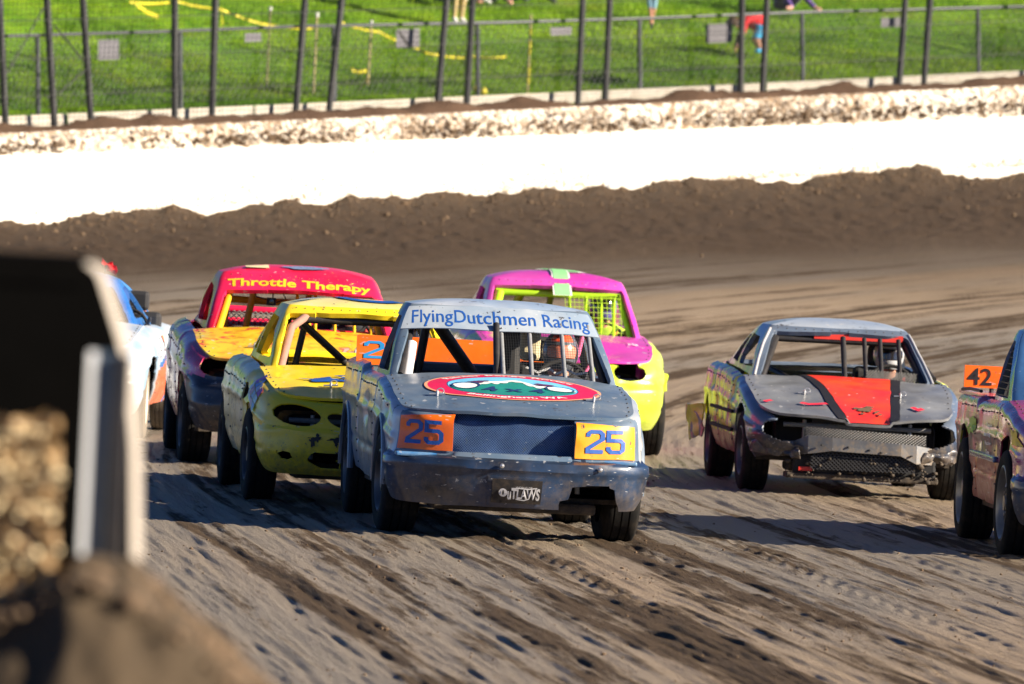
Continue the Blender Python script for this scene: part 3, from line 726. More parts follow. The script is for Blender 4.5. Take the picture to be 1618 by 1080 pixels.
def faceparts(parent, head, fwd, up, s, hairmat, hair=True):
    """eyes, brows, mouth, nose and ears as small meshes on the head plus hair cap"""
    h = Vector(head); f = Vector(fwd).normalized(); u = (Vector(up) - f * Vector(up).dot(f)).normalized(); r = f.cross(u)
    b = MB()
    for q in (-1, 1): b.lathe([(.011 * s * math.cos(a), .011 * s * math.sin(a) + 1e-5) for a in np.linspace(0, math.pi, 7)], 10, tuple(h + f * .088 * s + r * .034 * q * s), 'z')
    b.build('eyes', m_print_blk, parent, True)
    MB().tube([h + f * .094 * s + u * .005 * s, h + f * .115 * s - u * .035 * s, h + f * .098 * s - u * .042 * s], [.010 * s, .015 * s, .009 * s], 8).build('nose', m_skin, parent, True)
    MB().tube([h + f * .088 * s - u * .068 * s - r * .024 * s, h + f * .097 * s - u * .07 * s, h + f * .088 * s - u * .068 * s + r * .024 * s], .006 * s, 6).build('mouth', plain('lips', (.35, .10, .09), .5), parent, True)
    for q in (-1, 1): MB().tube([h + r * .094 * q * s + u * .025 * s, h + r * .106 * q * s, h + r * .094 * q * s - u * .03 * s], .014 * s, 8).build('ear', m_skin, parent, True)
    if hair:
        U = np.linspace(0, 2 * np.pi, 25); Vv = np.linspace(0, 1, 9); UU, VV = np.meshgrid(U, Vv, indexing='ij')
        fr = np.cos(UU); th = VV * (1.75 - .75 * np.maximum(fr, 0)); F_ = np.array(f); U_ = np.array(u); R_ = np.array(r)
        P = np.array(h) + .118 * s * (np.cos(th)[..., None] * U_ + np.sin(th)[..., None] * (fr[..., None] * F_ + np.sin(UU)[..., None] * R_))
        P = P + .012 * s * vnoise(P * 30 / s, 4)[..., None] * U_
        emit('hair', P, np.ones((24, 8), bool), hairmat, parent, .004)
m_brown = plain('brown_hair', (.07, .04, .02), .7); m_blond = plain('fair_hair', (.38, .26, .11), .7)
def spectator(px, py, P, mats, pick, label, yaw=0., s=1., hairmat=None, hat=None, fwd=(0, -1, 0), drop=0., k_=1.):
    p, v = hillat(px, py); root = empty('person', p + Vector((0, 0, .06 - drop)), yaw); root.scale = (k_, k_, k_); J, E, roots = figure(P, s)
    skin_mesh('body', J, E, mats, pick, root, roots); faceparts(root, P['head'], fwd, (0, 0, 1), s, hairmat or m_brown)
    tag(root, label, 'person', 'spectators on the grass bank'); return root
bone = lambda tab: (lambda a, b: next((v for k, v in tab if (a[1:] if a[0] in 'lr' else a) + '-' + (b[1:] if b[0] in 'lr' else b) in k), tab[-1][1]))
TOP = ['pelvis-waist', 'waist-chest', 'chest-neck', 'chest-sh', 'sh-el']
stand = dict(pelvis=(0, 0, .97), waist=(0, -.01, 1.14), chest=(0, 0, 1.34), neck=(0, 0, 1.50), jaw=(0, -.025, 1.58), head=(0, -.01, 1.66),
             lsh=(.19, 0, 1.43), lel=(.25, .03, 1.15), lwr=(.24, -.08, .93), rsh=(-.19, 0, 1.43), rel=(-.26, .02, 1.15), rwr=(-.25, -.09, .93),
             lhip=(.09, 0, .92), lkn=(.085, -.03, .50), lan=(.075, .02, .09), ltoe=(.09, -.12, .035), rhip=(-.09, 0, .92), rkn=(-.07, -.05, .50), ran=(-.05, .03, .09), rtoe=(-.06, -.11, .035))
m_denim = plain('pale_denim', (.20, .38, .52), .8); m_navy = plain('navy_cloth', (.03, .05, .12), .85); m_tan = plain('tan_trousers', (.50, .38, .18), .85); m_red = plain('red_shirt', (.75, .02, .03), .8)
m_purple = plain('purple_leggings', (.12, .07, .28), .85); m_whitec = plain('white_cloth', (.72, .72, .74), .85); m_bluesh = plain('bright_blue_shorts', (.04, .36, .66), .8); m_shoe = plain('dark_shoe', (.05, .055, .07), .7); m_pink = plain('salmon_cloth', (.72, .38, .30), .8)
P2 = dict(stand); P2.update(lkn=(.07, -.05, .50), lan=(.02, .06, .09), ltoe=(.03, -.09, .035), rkn=(-.03, -.06, .50), ran=(.03, -.02, .09), rtoe=(.06, -.16, .035))
spectator(1027, 50, P2, [m_whitec, m_denim, m_skin, m_shoe], bone([(['hip-kn', 'pelvis-hip'], 1), (['an-toe'], 3), (TOP, 0), ([], 2)]), 'standing spectator in light blue denim shorts and dark shoes on the grass bank', k_=.66)
spectator(722, 44, stand, [m_navy, m_tan, m_skin, m_whitec], bone([(['hip-kn', 'pelvis-hip', 'kn-an'], 1), (['an-toe'], 3), (TOP, 0), ([], 2)]), 'standing spectator in tan trousers between two leaning fence posts', .4)
sit = dict(pelvis=(0, 0, .12), waist=(0, .02, .29), chest=(0, .0, .48), neck=(0, -.02, .64), jaw=(0, -.06, .71), head=(0, -.05, .79), lsh=(.18, 0, .56), lel=(.24, -.16, .38), lwr=(.12, -.36, .36), rsh=(-.18, 0, .56), rel=(-.25, -.14, .38), rwr=(-.14, -.36, .36),
           lhip=(.10, -.04, .11), lkn=(.30, -.36, .30), lan=(.52, -.50, .08), ltoe=(.62, -.58, .04), rhip=(-.10, -.04, .11), rkn=(.0, -.42, .28), ran=(.14, -.58, .06), rtoe=(.02, -.64, .04))
spectator(1236, 24, sit, [m_whitec, m_purple, m_skin, m_pink], bone([(['hip-kn', 'pelvis-hip', 'kn-an'], 1), (['an-toe'], 3), (TOP, 0), ([], 2)]), 'spectator in a white top and purple leggings sitting on the grass bank')
bend = dict(pelvis=(.10, 0, .36), waist=(.03, -.05, .44), chest=(-.07, -.10, .47), neck=(-.17, -.14, .44), jaw=(-.22, -.16, .40), head=(-.26, -.17, .37), lsh=(-.06, .0, .46), lel=(-.14, .02, .30), lwr=(-.2, -.02, .14), rsh=(-.10, -.22, .45), rel=(-.12, -.24, .28), rwr=(-.18, -.24, .13),
            lhip=(.13, .05, .33), lkn=(.12, -.06, .20), lan=(.20, .05, .05), ltoe=(.14, .0, .025), rhip=(.13, -.07, .33), rkn=(.04, -.18, .20), ran=(.13, -.14, .05), rtoe=(.05, -.2, .025))
spectator(1186, 90, bend, [m_red, m_bluesh, m_skin, m_bluesh], bone([(['hip-kn', 'pelvis-hip'], 1), (['an-toe'], 3), (TOP, 0), ([], 2)]), 'small child in red shirt and bright blue shorts bending down behind a fence post', 0, .95, m_brown, fwd=(-.7, -.4, -.3), k_=1.2)
spectator(697, 10, sit, [m_pink, m_navy, m_skin, m_whitec], bone([(['hip-kn', 'pelvis-hip', 'kn-an'], 1), (['an-toe'], 3), (TOP, 0), ([], 2)]), 'seated spectator in dark trousers at the top edge left of the tan trousers', .5)
spectator(768, 14, sit, [m_navy, m_shoe, m_skin, m_pink], bone([(['hip-kn', 'pelvis-hip', 'kn-an'], 1), (['an-toe'], 3), (TOP, 0), ([], 2)]), 'seated spectator in black with pale shoes, just right of the tan trousers', -.3)
spectator(806, 9, sit, [m_denim, m_navy, m_skin, m_shoe], bone([(['hip-kn', 'pelvis-hip', 'kn-an'], 1), (['an-toe'], 3), (TOP, 0), ([], 2)]), 'seated spectator in blue at the top edge, rightmost of the three sitting together', .3)

# ------------------------------------------------------------------ near barrier at the lower left, far out of focus
m_blackplate = plain('shaded_black_panel', (.003, .0028, .0025), .95, var=.4, spec=.05)  # near-black tone holds the shade on the barrier's front
m_paleedge = plain('sunlit_pale_edge', (.40, .36, .31), .8, var=.12, sc_=3)  # pale tone holds the sunlight on the barrier's right side
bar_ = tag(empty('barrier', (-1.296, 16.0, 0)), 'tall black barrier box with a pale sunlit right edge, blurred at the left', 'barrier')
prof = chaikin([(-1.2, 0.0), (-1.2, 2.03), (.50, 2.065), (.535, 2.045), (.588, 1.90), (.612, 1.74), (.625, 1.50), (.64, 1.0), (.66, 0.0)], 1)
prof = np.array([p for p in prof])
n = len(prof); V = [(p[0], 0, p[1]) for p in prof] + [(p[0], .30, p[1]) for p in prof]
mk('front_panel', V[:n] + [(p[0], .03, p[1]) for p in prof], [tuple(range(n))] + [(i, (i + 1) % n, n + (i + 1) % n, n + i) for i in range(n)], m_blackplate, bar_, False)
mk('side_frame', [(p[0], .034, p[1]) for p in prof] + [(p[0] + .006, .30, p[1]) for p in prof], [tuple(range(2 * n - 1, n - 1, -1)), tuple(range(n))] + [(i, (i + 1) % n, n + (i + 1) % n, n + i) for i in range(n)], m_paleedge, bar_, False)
t = NT('worn_shaded_galvanised_steel'); c = t.mix(t.ramp(t.noise(6, 4, .6), [(.4, 0.), (.6, 1.)]), (.045, .08, .13), (.08, .115, .16)); m_postshade = t.fin(c, .55, .0)  # blue tint puts the web's shade into the steel colour
MB().box((-1.2, -.004, 2.02), (.51, .31, 2.074)).build('added_dark_cover', m_blackplate, bar_)  # black cover added to keep the sunlit top rim dark
po = tag(empty('steel_post', (-.733, 15.86, 1.0)), 'grey steel channel post with a bright left flange in front of the black barrier', 'post')
MB().box((-.026, -.01, -1.0), (.022, .0, .905)).build('web', m_postshade, po)
MB().add([(-.026, -.04, -1), (-.012, -.012, -1), (-.026, -.012, -1), (-.026, -.04, .905), (-.012, -.012, .905), (-.026, -.012, .905)], [(0, 2, 1), (3, 4, 5), (0, 1, 4, 3), (1, 2, 5, 4), (2, 0, 3, 5)]).build('flange', plain('sunlit_flange', (.36, .38, .41), .5, .0, var=.06), po)  # brighter copy of the post steel carries the sunlight
MB().box((.023, -.03, -1.0), (.046, .06, .90)).build('flange', m_bar, po)
# mud caked block, pale specks painted in for its sun glints
t = NT('caked_mud_sun_glints'); f = t.ramp(t.noise(34, 3, .6), [(.57, 0.), (.66, 1.)]); c = t.mix(f, (.32, .20, .085), (.90, .70, .40)); t.bump(t.noise(60, 4, .6), .5, .01); m_caked = t.fin(c, .55)
U = np.linspace(0, 1, 240); Vv = np.linspace(0, 1, 240)
def blockfn(u, v):
    x = -2.1 + 1.31 * u + .035 * (1 - v) * sstep(v, 1, .2) * 0 + .04 * (1 - v) * u; z = v * 1.785
    P = st(x, 15.55 + 0 * u, z); nz = fbm(P * 40, 3, 4, .6); P[..., 1] -= .016 * nz + .01 * fbm(P * 80, 4, 2); P[..., 2] += .012 * fbm(st(x * 30, 0 * x, 0 * x + 5), 6, 3) * v; return P
blk0 = tag(empty('concrete_block', (-1.4, 15.55, 0)), 'mud-splattered concrete block glinting with pale specks at the lower left, blurred', 'block')
Pb = blockfn(*np.meshgrid(U, Vv, indexing='ij')) - np.array([-1.4, 15.55, 0]); emit('front_face', Pb, np.ones((239, 239), bool), m_caked, blk0, 0)
MB().box((-.7, .03, 0), (.60, .20, 1.765)).build('core', m_caked, blk0)
g_ = np.random.default_rng(12); nC = 560; cxs = g_.uniform(-.55, .62, nC); czs = np.clip(1.78 - np.abs(g_.normal(0, .16, nC)), 1.35, 1.785)
o = clods('mud_splashes', np.stack([cxs + .015 * (1.78 - czs), -.02 - 0 * cxs, czs], 1), g_.lognormal(-5.15, .4, nC).clip(.003, .012), plain('sun_glint_mud', (.92, .74, .44), .3, var=.1), 13); o.parent = blk0  # golden tone of these mud lumps paints in sun glints
# dirt berm heaped against it
bu = np.linspace(-3.4, 1.6, 420); bvv = np.linspace(13.6, 18.0, 240); BX, BY = np.meshgrid(bu, bvv, indexing='ij')
ridge = np.interp(BX, [-3.4, -1.6, -.906, -.80, -.74, -.662, -.561, -.405, -.2, .2, .8, 1.6], [1.2, 1.36, 1.43, 1.47, 1.52, 1.505, 1.435, 1.313, 1.12, .62, .12, -.2])
fall = np.maximum(np.maximum(15.25 - BY, BY - 16.15), 0)
BZ = ridge - fall * .95 + .016 * fbm(st(BX * 14, BY * 14, 0 * BX), 17, 4, .6) + .02 * fbm(st(BX * 4, BY * 4, 0 * BX), 18, 3)
BZ = np.maximum(BZ, -.05)
fastmesh('dirt_berm', st(BX, BY, BZ).reshape(-1, 3), gridquads(len(bu), len(bvv)), plain('berm_soil', (.046, .030, .014), .92, var=.45, sc_=9, bump=.8), kind='structure')
nC = 900; qx = g_.uniform(-1.2, 0.1, nC); qy = g_.uniform(15.2, 15.95, nC); qz = np.interp(qx, [-1.6, -.906, -.80, -.74, -.662, -.561, -.405, -.2, .2], [1.36, 1.43, 1.47, 1.52, 1.505, 1.435, 1.313, 1.12, .62]) 
clods('berm_clods', np.stack([qx, qy, qz], 1), g_.lognormal(-4.6, .5, nC).clip(.004, .03), m_clod, 14)

# ------------------------------------------------------------------ CARS
def wheel_meshes(r, wd, rimr):
    h = wd / 2
    g = .009
    prof = [(-h * .80, rimr), (-h * .97, rimr + .012), (-h * 1.06, rimr + (r - rimr) * .45), (-h * 1.0, r - .035), (-h * .90, r - .012), (-h * .80, r - .003), (-h * .52, r)]
    for c_ in (-.42, 0, .42): prof += [(h * (c_ - .045), r), (h * (c_ - .035), r - g), (h * (c_ + .035), r - g), (h * (c_ + .045), r)]
    prof += [(h * .52, r), (h * .80, r - .003), (h * .90, r - .012), (h * 1.0, r - .035), (h * 1.06, rimr + (r - rimr) * .45), (h * .97, rimr + .012), (h * .80, rimr)]
    ty = MB().lathe(prof, 56)
    rim = MB().lathe([(-h * .95, rimr + .010), (-h * .99, rimr - .002), (-h * .90, rimr - .014), (-h * .55, rimr - .030), (-h * .35, rimr - .045), (-h * .42, rimr * .62), (-h * .62, rimr * .42), (-h * .66, .055), (-h * .85, .05), (-h * .86, .001)], 40)
    rim.lathe([(h * .95, rimr + .010), (h * .2, rimr - .02), (0, rimr * .5), (0, .001)], 40)
    for k in range(5):
        a = 2 * math.pi * k / 5; rim.tube([(.075 * math.cos(a), -h * .6, .075 * math.sin(a)), (.075 * math.cos(a), -h * .80, .075 * math.sin(a))], .012, 6)
    for k in range(10):     # raised spokes between vent slots
        a = 2 * math.pi * k / 10; r1, r2 = rimr * .48, rimr * .80
        rim.tube([(r1 * math.cos(a), -h * .60, r1 * math.sin(a)), (r2 * math.cos(a), -h * .43, r2 * math.sin(a))], .016, 6)
    return ty, rim
WCACHE = {}
m_shade = {}
class Car:
    def __init__(s, name, label, cat, origin, yaw, plan, ztop, zlow, W, r=.31, belt_r=.09, dent=.012, seed=1, bulge=.025, front=(), side_low=.04, dentk=1.):
        s.root = empty(name, (origin[0], origin[1], 0), rad(yaw - 90)); tag(s.root, label, cat, 'race cars on the dirt track')
        s.zt, s.zl, s.W, s.r, s.br, s.dent, s.seed, s.bulge, s.front, s.sl = ztop, zlow, W, r, belt_r, dent, seed, bulge, front, side_low
        half = crom(plan, 14); right = half * (1, -1); left = half[::-1][1:]
        path = np.vstack([right, left]); d = np.r_[0, np.cumsum(np.linalg.norm(np.diff(path, axis=0), axis=1))]
        n = int(d[-1] / .03); s.S = np.linspace(0, d[-1], n); s.PX = np.interp(s.S, d, path[:, 0]); s.PY = np.interp(s.S, d, path[:, 1])
        tx, ty = np.gradient(s.PX), np.gradient(s.PY)
        k = np.exp(-np.linspace(-2, 2, 9) ** 2); k /= k.sum(); tx = np.convolve(np.pad(tx, 4, 'edge'), k, 'valid'); ty = np.convolve(np.pad(ty, 4, 'edge'), k, 'valid')
        l = np.hypot(tx, ty); s.NX, s.NY = ty / l, -tx / l
        s.half = half; s.grooves = []; g = np.random.default_rng(seed * 13 + 5); s.dl = []
        for k in range(34):
            i = g.integers(0, n); z = g.uniform(.28, .85); front_ = s.NX[i] > .5
            s.dl.append((np.array((s.PX[i], s.PY[i], z)), g.uniform(.07, .30), -np.array((s.NX[i], s.NY[i], g.uniform(-.2, .2))) * g.uniform(.006, .030) * dentk))
        for k in range(9): s.dl.append((np.array((g.uniform(-.4, .7), g.uniform(-.6, .6), .85)), g.uniform(.12, .35), np.array((0, 0, -1)) * g.uniform(.004, .014) * dentk))
    def warp(s, P):
        P = np.asarray(P, float)
        if s.dent:
            q = P * 2.3 + s.seed * 7.7; d = np.stack([vnoise(q, s.seed), vnoise(q, s.seed + 50), vnoise(q, s.seed + 90)], -1); q = P * 6.5
            d2 = np.stack([vnoise(q, s.seed + 3), vnoise(q, s.seed + 53), vnoise(q, s.seed + 93)], -1)
            P0 = P; P = P + s.dent * .7 * d + s.dent * .45 * d2
            for c_, r_, v_ in s.dl:
                q = np.linalg.norm((P0 - c_) * (1, 1, 1.25), axis=-1) / r_; P = P + (np.clip(1 - q, 0, 1) ** 1.3)[..., None] * v_
        return P
    def wrap(s, S, t, off=0.):
        x = np.interp(S, s.S, s.PX); y = np.interp(S, s.S, s.PY); nx = np.interp(S, s.S, s.NX); ny = np.interp(S, s.S, s.NY)
        zl, zt = knots(x, s.zl), knots(x, s.zt); z = zl + (zt - zl) * t
        ts = 1 - s.br * 1.1 / np.maximum(zt - zl, .1); u = np.clip((t - ts) / (1 - ts), 0, 1); o = -s.br * (1 - np.sqrt(np.maximum(1 - u * u, 0)))
        o = o + s.bulge * (1 - ((t - .55) / .45) ** 2) - s.sl * np.clip((.35 - t) / .35, 0, 1) ** 2
        side = np.abs(ny) * (x < .55); o = o + side * (.013 * np.clip(1 - np.abs(t - .66) / .06, 0, 1) - .010 * np.clip(1 - np.abs(t - .30) / .05, 0, 1))
        if s.front: o = o + knots(z, s.front) * sstep(x, .30, .66)
        for xg, zg in s.grooves:
            o = o - .014 * np.exp(-((x - xg) / .012) ** 2) * (np.abs(y) > .45) * (z > zg)
        return s.warp(st(x + nx * (o + off), y + ny * (o + off), z))
    def s_of(s, y, front=True):
        """arc position on the nose at lateral y"""
        i = np.where(s.PX > .30)[0]; return np.interp(y, s.PY[i], s.S[i])
    def wrapz(s, S, z, off=0.):
        x = np.interp(S, s.S, s.PX); zl, zt = knots(x, s.zl), knots(x, s.zt); return s.wrap(S, (z - zl) / (zt - zl), off)
    def shell(s, holes=(), parts=(), body='body_shell', mat=None, nz=30):
        S = np.array(s.S)
        for xg, _ in s.grooves:      # put columns on the door gaps
            for sg in (-1, 1):
                i = [k for k in range(len(S)) if s.PY[k] * sg > .4]; k = min(i, key=lambda k: abs(s.PX[k] - xg)); S[k] = np.interp(xg, s.PX[i] if sg < 0 else s.PX[i][::-1], s.S[i] if sg < 0 else s.S[i][::-1])
        T = np.linspace(0, 1, nz)
        P, mask = gsurf(s.wrap, S, T, holes)
        C = (P[:-1, :-1] + P[1:, :-1] + P[1:, 1:] + P[:-1, 1:]) / 4; rest = mask.copy(); out = {}
        for nm, mt, cond in parts:
            sel = rest & cond(C[..., 0], C[..., 1], C[..., 2]); rest &= ~sel
            out.setdefault(nm, []).extend(s.sides(nm, P, sel, mt, C))
        out[body] = s.sides(body, P, rest, mat, C)
        s.parts = out; return out
    def sides(s, nm, P, sel, mt, C):
        """one part for every connected piece"""
        lab = np.zeros(sel.shape, int); k = 0; out = []
        for a, b in np.argwhere(sel):
            if lab[a, b]: continue
            k += 1; stack = [(a, b)]; lab[a, b] = k; cnt = 0
            while stack:
                i, j = stack.pop(); cnt += 1
                for q, r in ((i + 1, j), (i - 1, j), (i, j + 1), (i, j - 1)):
                    if 0 <= q < sel.shape[0] and 0 <= r < sel.shape[1] and sel[q, r] and not lab[q, r]: lab[q, r] = k; stack.append((q, r))
            if cnt > 30: out.append(emit(nm, P, lab == k, mt, s.root))
        return out
    # ---- top panels
    def hood_setup(s, xc, Wc, Wf, crown=.035, bulge=.08, lift=.004, inset=None, nose=0.):
        s.h = (xc, Wc, Wf, crown, bulge, lift, s.br * .85 if inset is None else inset, nose)
    def _inset(s):
        xc, Wc, Wf, crown, bulge, lift, ins, nose = s.h
        i = np.where((s.PY <= 0) & (s.PX > xc - .3))[0]; ix = s.PX[i] - s.NX[i] * ins; iy = -(s.PY[i] - s.NY[i] * ins)
        k = np.where((iy > 0) & (s.NX[i] < .72))[0][-1]; return ix, iy, k
    def hood(s, u, v, off=0.):
        xc, Wc, Wf, crown, bulge, lift, ins, nose = s.h; ix, iy, k = s._inset(); yc = iy[k]
        o = np.argsort(iy[k:]); xf = np.interp(np.abs(v) * yc, iy[k:][o], ix[k:][o]) + nose
        xe = xc + u * (ix[k] - xc); x0 = xc + bulge * (1 - v * v); x = x0 + u * (xf - x0); y = v * (np.interp(xe, ix[:k + 1], iy[:k + 1]) + .004)
        z = knots(x, s.zt) + crown * (1 - v ** 2) * (.35 + .65 * np.clip(1.15 - u, 0, 1)) + lift + off
        return s.warp(st(x, y, z))
    def hood_xy(s, x, y, off=0.):
        xc, Wc, Wf, crown, bulge, lift, ins, nose = s.h; ix, iy, k = s._inset(); yc = iy[k]; o = np.argsort(iy[k:]); u = np.clip((x - xc) / 1.2, 0, 1)
        for _ in range(5):
            xe = xc + u * (ix[k] - xc); v = y / (np.interp(xe, ix[:k + 1], iy[:k + 1]) + .004); xf = np.interp(np.abs(v) * yc, iy[k:][o], ix[k:][o]) + nose; x0 = xc + bulge * (1 - v * v); u = (x - x0) / (xf - x0)
        return s.hood(u, v, off)
    def hoodpart(s, mat, name='hood', th=.02, holes=()):
        P, m = gsurf(s.hood, np.linspace(0, 1, 40), np.linspace(-1, 1, 50), holes); return emit(name, P, m, mat, s.root, th)
    def deck(s, name, mat, x0, x1, Wd, crown=.02, th=.02, dz=0.):
        def fn(u, v):
            x = x0 + (x1 - x0) * u; Wl = np.minimum(Wd, np.interp(x, s.half[:, 0], s.half[:, 1]) - s.br * .6) if x1 < -2 else Wd + 0 * x
            return s.warp(st(x, v * Wl, knots(x, s.zt) + crown * (1 - v ** 2) + dz))
        P, m = gsurf(fn, np.linspace(0, 1, 14), np.linspace(-1, 1, 24)); return emit(name, P, m, mat, s.root, th)
    # ---- cabin
    def cabin_setup(s, bot, top, zt, crown, lean=.02, rtop=.5):
        """bot, top: (front x, rear x, half width, front bulge, rear bulge)"""
        def ring(xf, xr, w, bf, br_, n=48):
            u = np.linspace(0, 1, n, endpoint=False); y = -w + 2 * w * u
            a = np.stack([xf + bf * (1 - (y / w) ** 2), y], 1); b = np.stack([xf + (xr - xf) * u, w - .035 * (2 * np.abs(u - .42)) ** 2], 1)
            c_ = np.stack([xr - br_ * (1 - (y / w) ** 2), -y], 1); d = np.stack([xr + (xf - xr) * u, -w + .035 * (2 * np.abs(1 - u - .42)) ** 2], 1)
            R = np.vstack([a, b, c_, d]); k = np.exp(-np.linspace(-2, 2, 9) ** 2); k /= k.sum()
            return np.stack([np.convolve(np.pad(R[:, q], 4, 'wrap'), k, 'valid') for q in (0, 1)], 1)
        s.rb, s.rt = ring(*bot), ring(*top); s.cz = (zt, crown, lean); s.N = len(s.rb)
    def cab(s, c, t, off=0.):
        ii = np.arange(s.N + 1); f = lambda A: np.interp(np.mod(c, s.N), ii, np.r_[A, A[0]])
        bx, by, tx, ty = f(s.rb[:, 0]), f(s.rb[:, 1]), f(s.rt[:, 0]), f(s.rt[:, 1]); zb = knots(bx, s.zt) - .006
        zt, crown, lean = s.cz
        x = bx + (tx - bx) * t; y = by + (ty - by) * t; z = zb + (zt - zb) * t
        mx, my = np.mean(s.rb[:, 0]), 0; dx, dy = (x - mx) / (np.ptp(s.rb[:, 0]) / 2), (y - my) / s.W; l = np.hypot(dx, dy) + 1e-6
        b = (lean * np.sin(np.pi * t) - .010 * np.clip((t - .86) / .14, 0, 1) ** 2 + off)
        return s.warp(st(x + dx / l * b, y + dy / l * b, z + .0 * t))
    def cabsec(s, c):     # 0 front, 1 left, 2 rear, 3 right
        return np.floor(np.mod(c, s.N) / (s.N / 4)).astype(int)
    def cabpart(s, mat, holes=(), name='cabin_frame', th=.035, parts=()):
        U = np.linspace(0, s.N, 4 * 80 + 1); P, m = gsurf(s.cab, U, np.linspace(0, 1, 26), holes)
        C = (P[:-1, :-1] + P[1:, 1:]) / 2; rest = m.copy()
        for nm, mt, cond in parts:
            sel = rest & cond(C[..., 0], C[..., 1], C[..., 2]); rest &= ~sel; emit(nm, P, sel, mt, s.root, th)
        return emit(name, P, rest, mat, s.root, th)
    def roof(s, c, rho, off=0.):
        e = s.cab(c, 1 + 0 * rho); mid = np.array([s.rt[:, 0].mean(), 0.]); zt, crown, lean = s.cz
        x = mid[0] + (e[..., 0] - mid[0]) * rho; y = e[..., 1] * rho; z = e[..., 2] + (zt - e[..., 2]) * (1 - rho) + crown * (1 - rho ** 2.6)
        return st(x, y, z + off)
    def roof_xy(s, x, y, off=0.):
        mid = s.rt[:, 0].mean(); hx = np.ptp(s.rt[:, 0]) / 2; hy = s.rt[:, 1].max(); rho = np.clip(np.maximum(np.abs((x - mid) / hx), np.abs(y / hy)), 0, 1)
        zt, crown, lean = s.cz; return st(x, y, zt + crown * (1 - rho ** 2.6) + off)
    def roofpart(s, mat, th=.02):
        P, m = gsurf(s.roof, np.linspace(0, s.N, 161), np.linspace(.01, 1.0, 16)); return emit('roof', P, m, mat, s.root, th)
    # ---- common inner parts
    def guts(s, xc, zb, rear, wheelbase, floor=.24, dash=m_black, seat=True):
        W = s.W - .09
        MB().box((rear + .15, -W, floor), (xc + .9, W, floor + .03)).build('floor_pan', m_under, s.root)
        MB().box((xc - .10, -W + .05, floor + .035), (xc - .06, W - .05, zb - .05)).build('firewall', m_black, s.root)
        MB().box((xc - .40, -W + .07, zb - .16), (xc - .11, W - .07, zb - .07)).build('dashboard', dash, s.root, bevel=.03)
        MB().box((xc + .0, -W + .12, floor + .10), (xc + .95, W - .12, zb - .28)).build('engine', m_black, s.root, bevel=.05)
        rd = MB().box((.44, -.34, .34), (.475, .34, zb - .27)).build('radiator', plain('radiator_core', (.05, .05, .052), .5, .4, dust=.3, sc_=30) if 'radiator_core' not in bpy.data.materials else bpy.data.materials['radiator_core'], s.root)
        for z in (.38, zb - .32): MB().tube([(.50, -.56, z), (.56, 0, z), (.50, .56, z)], .018, 8).build('radiator_support', m_zinc, s.root, True)
        for y in (-.40, .40): MB().tube([(.50, y, .30), (.50, y, zb - .28)], .016, 8).build('radiator_support', m_zinc, s.root, True)
        MB().box((-wheelbase - .10, -W + .02, floor + .035), (-wheelbase + .0, W - .02, zb - .10)).build('rear_bulkhead', m_black, s.root)
        if seat:
            o = MB().box((-1.78, .20, .42), (-1.20, .66, .50)).box((-1.90, .20, .505), (-1.78, .66, zb + .10)).build('seat', m_seat, s.root, bevel=.04)
            MB().box((-1.885, .31, zb + .105), (-1.80, .55, zb + .27)).build('headrest', m_seat, o, bevel=.03)
        m = MB(); cxx, cyy, czz = xc - .62, .43, zb - .03; R = Matrix.Rotation(rad(62), 3, 'Y')
        pts = [Vector((cxx, cyy, czz)) + R @ Vector((.175 * math.cos(a), .175 * math.sin(a), 0)) for a in np.linspace(0, 2 * math.pi, 25)]
        st_ = m.tube(pts, .014, 8, False).build('steering_wheel', m_black, s.root, True)
        m = MB()
        for a in (0.3, 2.4, 4.5): m.tube([Vector((cxx, cyy, czz)), Vector((cxx, cyy, czz)) + R @ Vector((.17 * math.cos(a), .17 * math.sin(a), 0))], .012, 6)
        m.build('spoke', m_black, st_, True)
        s.sw = (Vector((cxx, cyy, czz)), R)
        for x in (0., -wheelbase): MB().tube([(x, -W + .08, s.r), (x, W - .08, s.r)], .045, 10).build('axle', m_under, s.root, True)
        MB().box((.15, -.52, .17), (.55, .52, .24)).build('subframe', m_under, s.root, bevel=.02)
    def wheels(s, wheelbase, ytrack, wd=.20, steer=0., rimr=.19, rimmat=None, tyremat=None, camber=0., yr=None):
        key = (s.r, wd, rimr)
        if key not in WCACHE:
            ty, rim = wheel_meshes(*key)
            WCACHE[key] = (ty, rim)
        ty, rim = WCACHE[key]
        mr = None; mt = None
        for x in (0., -wheelbase):
            for sg in (-1, 1):
                yy = ytrack if x == 0 or yr is None else yr
                if mr is None:
                    a = rim.build('wheel', rimmat or m_rim, s.root, True); b = ty.build('tyre', tyremat or m_rubber, a, True); mr, mt = a, b
                else:
                    a = mr.copy(); COL.objects.link(a); b = mt.copy(); COL.objects.link(b); b.parent = a
                a.location = (x, yy * sg, s.r - .012); a.rotation_euler = (rad(camber) * sg, random.uniform(0, 3), (rad(steer) if x == 0 else 0) + (math.pi if sg > 0 else 0))
    def bars(s, lst, mat, r=.022, name='cage_bar'):
        for b in lst:
            b = list(b); rr = r
            if np.isscalar(b[-1]): rr = b.pop()
            MB().tube(b, rr, 12).build(name, mat, s.root, True)
